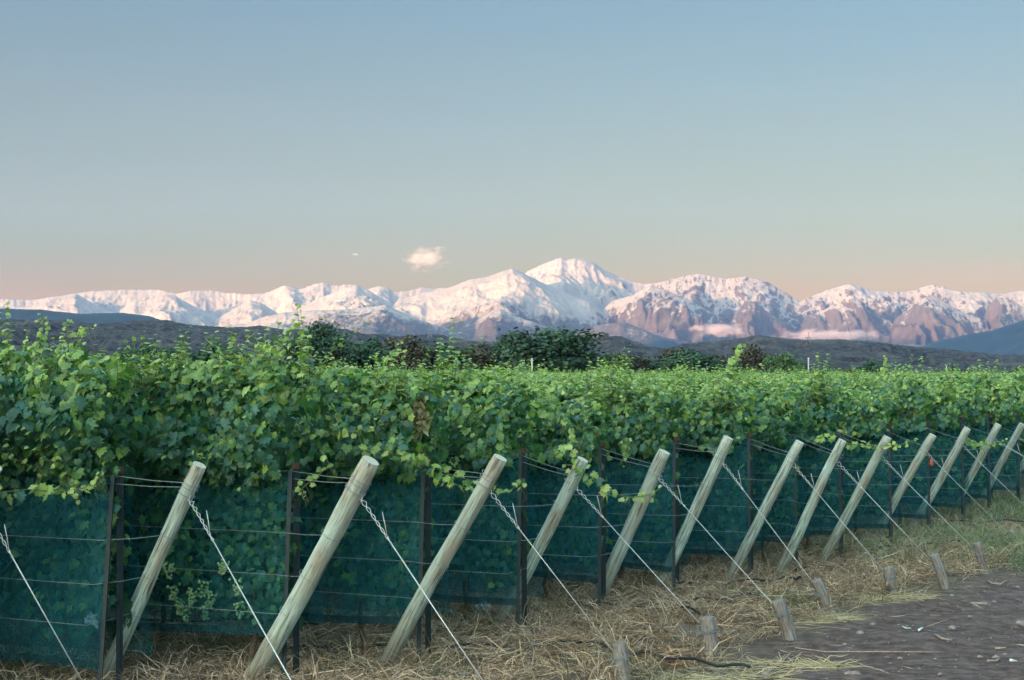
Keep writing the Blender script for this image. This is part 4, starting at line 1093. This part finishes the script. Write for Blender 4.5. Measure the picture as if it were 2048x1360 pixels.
# ------------------------------------------------------------------ trees beyond the vineyard
def make_tree(h, wd, seed, n, style):
    rg = np.random.default_rng(seed)
    tr = MB(); tips = []
    tr.tube([Vector((0, 0, -.3)), Vector((.1, 0, h * .25)), Vector((0, .1, h * .55))], [h * .035, h * .026, h * .014], 7)
    nb = 11 if style != 'slim' else 9
    for k in range(nb):
        a = k * 2.4 + rg.random(); z0 = h * rg.uniform(.12, .5)
        out = wd * .5 * rg.uniform(.55, .95) * (1 if k > 1 else .3); z1 = h * rg.uniform(.55, .93)
        if style == 'round': z1 = h * (.92 - .45 * (out / (wd * .5)) ** 2 * rg.uniform(.6, 1.2))
        e_ = Vector((math.cos(a) * out, math.sin(a) * out, z1)); m_ = Vector((math.cos(a) * out * .45, math.sin(a) * out * .45, z0 + (z1 - z0) * .4))
        tr.tube([Vector((0, 0, z0)), m_, e_], [h * .012, h * .008, h * .003], 5)
        tips.append((e_, wd * rg.uniform(.14, .24))); tips.append((m_ + Vector((0, 0, h * .08)), wd * rg.uniform(.16, .26)))
        e2 = e_ + Vector((rg.normal(0, wd * .1), rg.normal(0, wd * .1), -h * rg.uniform(.15, .4))); tips.append((e2, wd * rg.uniform(.13, .22)))
    tips.append((Vector((0, 0, h * .85)), wd * .2)); tips.append((Vector((0, 0, h * .35)), wd * .35))
    L = Leaves(); wsum = sum(r_ ** 2 for _, r_ in tips)
    for c_, r_ in tips:
        k = int(n * r_ ** 2 / wsum)
        v = rg.normal(size=(k, 3)); v /= np.linalg.norm(v, axis=1, keepdims=True)
        rr = r_ * (rg.random(k) ** .4) * (1 + .35 * rg.normal(size=k))
        P_ = np.array(c_) + v * rr[:, None] * np.array([1, 1, .85])
        P_[:, 2] = np.maximum(P_[:, 2], .3)
        if style == 'spiky':
            P_[:, 2] += np.abs(rg.normal(0, h * .05, k)) * (rg.random(k) < .3)
        tone = rg.uniform(.7, 1.3)
        C = np.array([(.030, .075, .045)]) * tone * rg.uniform(.6, 1.4, (k, 1))
        if style == 'brown': C = np.array([(.060, .060, .045)]) * tone * rg.uniform(.6, 1.4, (k, 1))
        if style == 'bright': C = np.array([(.06, .13, .05)]) * tone * rg.uniform(.7, 1.3, (k, 1))
        L.add(P_, v + rg.normal(0, .5, (k, 3)) + UPn * .3, rg.normal(0, 1, (k, 3)), rg.uniform(.32, .62, k) * (wd / 12) ** .3, C)
    return tr, L
protos = {}
TREES = [(250, 705, 50, 'dense', 300), (290, 693, 70, 'dense', 310), (345, 700, 60, 'spiky', 320), (430, 691, 85, 'dense', 310), (470, 700, 50, 'brown', 330), (585, 690, 60, 'brown', 330), (640, 656, 108, 'round', 300),
         (690, 700, 50, 'dense', 330), (735, 684, 90, 'dense', 310), (790, 700, 50, 'spiky', 310), (822, 672, 80, 'brown', 305), (885, 693, 80, 'dense', 310), (930, 700, 50, 'dense', 320), (965, 687, 75, 'brown', 315), (1012, 680, 60, 'round', 330),
         (1060, 690, 60, 'dense', 300), (1098, 664, 150, 'spiky', 290), (1150, 695, 70, 'dense', 300), (1195, 716, 60, 'brown', 310), (1235, 708, 70, 'brown', 310), (1275, 716, 60, 'brown', 320), (1345, 697, 60, 'brown', 310), (1385, 705, 100, 'dense', 290),
         (1440, 712, 55, 'brown', 320), (1505, 690, 62, 'brown', 330), (1570, 711, 62, 'bright', 280), (1600, 735, 50, 'dense', 300), (1652, 731, 46, 'dense', 290), (1742, 722, 50, 'dense', 280), (1700, 738, 60, 'brown', 300), (2040, 738, 60, 'dense', 300),
         (540, 712, 60, 'dense', 320), (610, 715, 60, 'dense', 320), (1310, 725, 60, 'dense', 330), (1470, 725, 60, 'dense', 330), (2110, 730, 80, 'dense', 320)]
look_t = {'dense': 'dark green bushy tree', 'round': 'large rounded dark tree', 'spiky': 'dark tree with upright twig tips', 'brown': 'brownish sparse dark tree', 'bright': 'small brighter green round tree'}
TREES += [(700, 694, 80, 'dense', 320), (762, 692, 70, 'brown', 325), (852, 697, 70, 'dense', 315), (907, 694, 70, 'brown', 320), (1036, 686, 70, 'dense', 310), (1132, 684, 80, 'dense', 305), (1172, 710, 50, 'brown', 315), (1216, 714, 60, 'dense', 320),
          (1256, 713, 70, 'brown', 315), (1296, 718, 60, 'dense', 320), (320, 702, 70, 'dense', 320), (400, 712, 60, 'dense', 330), (1410, 716, 60, 'dense', 310)]
TL = sorted(range(len(TREES)), key=lambda k: TREES[k][0])
n_left = sum(1 for q in TREES if q[0] < 0)
def ORDL(n):
    tens = {2: 'twenty', 3: 'thirty', 4: 'forty'}; tenth = {2: 'twentieth', 3: 'thirtieth', 4: 'fortieth'}
    base = ORD + ['sixteenth', 'seventeenth', 'eighteenth', 'nineteenth']
    n += 1
    if n <= 19: return base[n - 1]
    return tenth[n // 10] if n % 10 == 0 else tens[n // 10] + '-' + base[n % 10 - 1]
for order, k in enumerate(TL):
    px, ty, wpx, stl, dist = TREES[k]
    h = ((745 - ty) / F * dist + 2.5) * 1.06; wd = wpx / F * dist * 1.1
    key = (stl, round(h / wd, 0))
    root = empty('field_tree', ((px - 1024) / F * dist, dist, 0))
    if key not in protos:
        n = 13000 if wpx > 95 else 8500
        tr, L = make_tree(h, wd, 300 + k, n, stl)
        t_o = tr.build('trunk', M['vine_bark'], root); c_o = link('crown', L.mesh('crown', 2), M['tree_leaf'], root)
        protos[key] = (t_o.data, c_o.data, h, wd)
    else:
        a, b, h0, w0 = protos[key]
        for nm, dt in (('trunk', a), ('crown', b)):
            q = bpy.data.objects.new(nm, dt); COL.objects.link(q); q.parent = root
        root.scale = (wd / w0, wd / w0, h / h0); root.rotation_euler = (0, 0, random.uniform(0, 6.28))
    if 0 <= px <= 2048: lab = f'{look_t[stl]}, {ORDL(order - n_left)} from the left in the far tree line'
    else: lab = f'{look_t[stl]} just outside the {"left" if px < 0 else "right"} edge of the frame'
    tag(root, lab, 'tree', 'trees beyond the vineyard')

# poles and pylons
def pole(px, ty, by, dist, r, lab):
    base = at(px, by, dist); top = at(px, ty, dist); base.z = 0
    mb = MB(); mb.tube([Vector((0, 0, 0)), Vector((0, 0, top.z * .6)), Vector((0, 0, top.z))], [r, r * .9, r * .75], 8); mb.tube([Vector((-r * 2, 0, top.z * .97)), Vector((r * 2, 0, top.z * .97))], r * .4, 5)
    tag(mb.build('utility_pole', M['pole_concrete'], None, True, Vector((base.x, dist, 0))), lab, 'pole')
pole(1064, 716, 760, 60, .035, 'thin pale pole standing in front of the large bushy tree')
pole(1617, 715, 760, 200, .09, 'pale pole right of the small brighter round tree')
pole(442, 712, 760, 60, .045, 'short pale pole above the vines left of the rising shoot')
pole(1893, 730, 760, 210, .07, 'faint pale pole in front of the right hills')
def pylon(px, ty, by, dist, wpx, lab, hframe=False):
    base = at(px, by, dist); top = at(px, ty, dist); H_ = top.z - base.z + 6; w_ = wpx / F * dist; mb = MB(); r = .5
    base.z -= 6
    if not hframe:
        for sx_ in (-1, 1):
            for sy_ in (-1, 1):
                mb.tube([Vector((sx_ * w_ * .5, sy_ * w_ * .5, 0)), Vector((sx_ * w_ * .12, sy_ * w_ * .12, H_ * .6)), Vector((sx_ * .1, sy_ * .1, H_))], r, 4)
        for k in range(6):
            z0 = H_ * k * .1; z1 = H_ * (k + 1) * .1; a0 = w_ * (.5 - .063 * k); a1 = w_ * (.5 - .063 * (k + 1))
            for sg in (-1, 1):
                mb.tube([Vector((-a0 * sg, -a0, z0)), Vector((a1 * sg, -a1, z1))], r * .6, 4)
        for z_, l_ in ((.72, .5), (.84, .4)): mb.tube([Vector((-w_ * l_, 0, H_ * z_)), Vector((w_ * l_, 0, H_ * z_))], r * .8, 4)
    else:
        for sg in (-1, 1): mb.tube([Vector((sg * w_ * .5, 0, 0)), Vector((sg * w_ * .2, 0, H_ * .7))], r, 4)
        mb.tube([Vector((-w_ * .6, 0, H_ * .7)), Vector((w_ * .6, 0, H_ * .7))], r, 4); mb.tube([Vector((0, 0, H_ * .7)), Vector((0, 0, H_))], r, 4)
        mb.tube([Vector((-w_ * .2, 0, H_ * .7)), Vector((w_ * .34, 0, H_ * .35))], r * .6, 4)
    tag(mb.build('power_pylon', M['lattice_steel'], None, False, base), lab, 'pylon')
pylon(860, 645, 668, 2480, 9, 'lattice power pylon on the hilltop left of the summit')
pylon(1617, 664, 692, 2350, 11, 'splayed power pylon on the right hills below the cloud bank', True)
b = at(1212, 673, 2480)
rt = MB(); rt.box((0, 0, 1), 7.5, 6, 7); rt.box((-1.5, 0, 4.9), 4.5, 6, .9); rt.box((2.9, 0, 4.8), 1.2, 6, .7); rt.box((0, 0, -2), 10, 8, 3)
tag(rt.build('hilltop_hut', M['ruin_stone'], None, False, b), 'small dark flat roofed hut on top of the rounded hill', 'building')

# ------------------------------------------------------------------ clouds
def cloud(name, c, dims, dens, scale, seed, thr, lab, kind=None, stretch=(1, 1, 1)):
    mat = bpy.data.materials.new(name + '_vapour'); mat.use_nodes = True; nt = mat.node_tree; nt.nodes.clear()
    out = nt.nodes.new('ShaderNodeOutputMaterial'); pv = nt.nodes.new('ShaderNodeVolumePrincipled'); tc = nt.nodes.new('ShaderNodeTexCoord')
    mp = nt.nodes.new('ShaderNodeMapping'); mp.inputs['Location'].default_value = (seed * 3.1, seed, 0); mp.inputs['Scale'].default_value = stretch
    nz = nt.nodes.new('ShaderNodeTexNoise'); nz.inputs['Scale'].default_value = scale; nz.inputs['Detail'].default_value = 5; nz.inputs['Roughness'].default_value = .62
    nt.links.new(tc.outputs['Object'], mp.inputs[0]); nt.links.new(mp.outputs[0], nz.inputs['Vector'])
    ln = nt.nodes.new('ShaderNodeVectorMath'); ln.operation = 'LENGTH'; nt.links.new(tc.outputs['Object'], ln.inputs[0])
    m1 = nt.nodes.new('ShaderNodeMath'); m1.operation = 'MULTIPLY_ADD'; m1.inputs[1].default_value = -.75; nt.links.new(ln.outputs['Value'], m1.inputs[0]); m1.inputs[2].default_value = .38
    m2 = nt.nodes.new('ShaderNodeMath'); m2.operation = 'ADD'; nt.links.new(nz.outputs[0], m2.inputs[0]); nt.links.new(m1.outputs[0], m2.inputs[1])
    mr = nt.nodes.new('ShaderNodeMapRange'); mr.inputs['From Min'].default_value = thr; mr.inputs['From Max'].default_value = thr + .38; mr.inputs['To Max'].default_value = dens
    nt.links.new(m2.outputs[0], mr.inputs[0]); nt.links.new(mr.outputs[0], pv.inputs['Density'])
    pv.inputs['Color'].default_value = (.66, .60, .66, 1); pv.inputs['Anisotropy'].default_value = -.2
    nt.links.new(pv.outputs[0], out.inputs['Volume'])
    me = bpy.data.meshes.new(name); V = []; Fc = []; n = 12
    for a in range(n + 1):
        for q in range(2 * n):
            th = PI * a / n; ph = PI * q / n; V.append((math.sin(th) * math.cos(ph), math.sin(th) * math.sin(ph), math.cos(th)))
    for a in range(n):
        for q in range(2 * n): Fc.append((a * 2 * n + q, (a + 1) * 2 * n + q, (a + 1) * 2 * n + (q + 1) % (2 * n), a * 2 * n + (q + 1) % (2 * n)))
    me.from_pydata(V, [], Fc); me.materials.append(mat)
    o = bpy.data.objects.new(name, me); COL.objects.link(o); o.location = c; o.scale = dims
    tag(o, lab, 'cloud', None, kind)
CD = 27000
cloud('cloud', at(852, 516, CD), (104 / F * CD, 700, 54 / F * CD), .0032, 3.4, 4.4, .60, 'small ragged pink cloud floating above the left snow ridges')
cloud('cloud', at(711, 509, CD), (16 / F * CD, 150, 7 / F * CD), .008, 2.0, 5.0, .60, 'tiny pink wisp of cloud far left of the summit')
BD = 16500
cloud('cloud_bank', at(1440, 660, BD), (110 / F * BD, 300, 30 / F * BD), .014, 2.8, 7.0, .54, 'low pale cloud bank hugging the mountain foot, brighter left end', None, (1.6, 1, .7))
cloud('cloud_bank', at(1660, 670, BD + 100), (225 / F * BD, 300, 24 / F * BD), .012, 3.0, 9.0, .54, 'long thin low cloud streak trailing right along the mountain foot', None, (2.2, 1, .7))
cloud('cloud', at(1355, 634, BD + 1200), (26 / F * BD, 150, 9 / F * BD), .008, 2.0, 3.0, .52, 'faint cloud wisp against the brown slope above the cloud bank', None)

# ------------------------------------------------------------------ haze
hm = bpy.data.materials.new('haze_air'); hm.use_nodes = True; nt = hm.node_tree; nt.nodes.clear()
out = nt.nodes.new('ShaderNodeOutputMaterial'); pv = nt.nodes.new('ShaderNodeVolumePrincipled')
pv.inputs['Color'].default_value = (.24, .38, .90, 1); pv.inputs['Density'].default_value = 1.8e-5
nt.links.new(pv.outputs[0], out.inputs['Volume'])
mb = MB(); x0, x1, y0, y1, z0, z1 = -36000, 36000, -13500, 23000, -60, 2300
mb.box(((x0 + x1) / 2, (y0 + y1) / 2, (z0 + z1) / 2), x1 - x0, y1 - y0, z1 - z0)
hz = mb.build('haze', hm, None, False); tag(hz, 'thin blue evening haze filling the valley', 'haze', None, 'stuff')
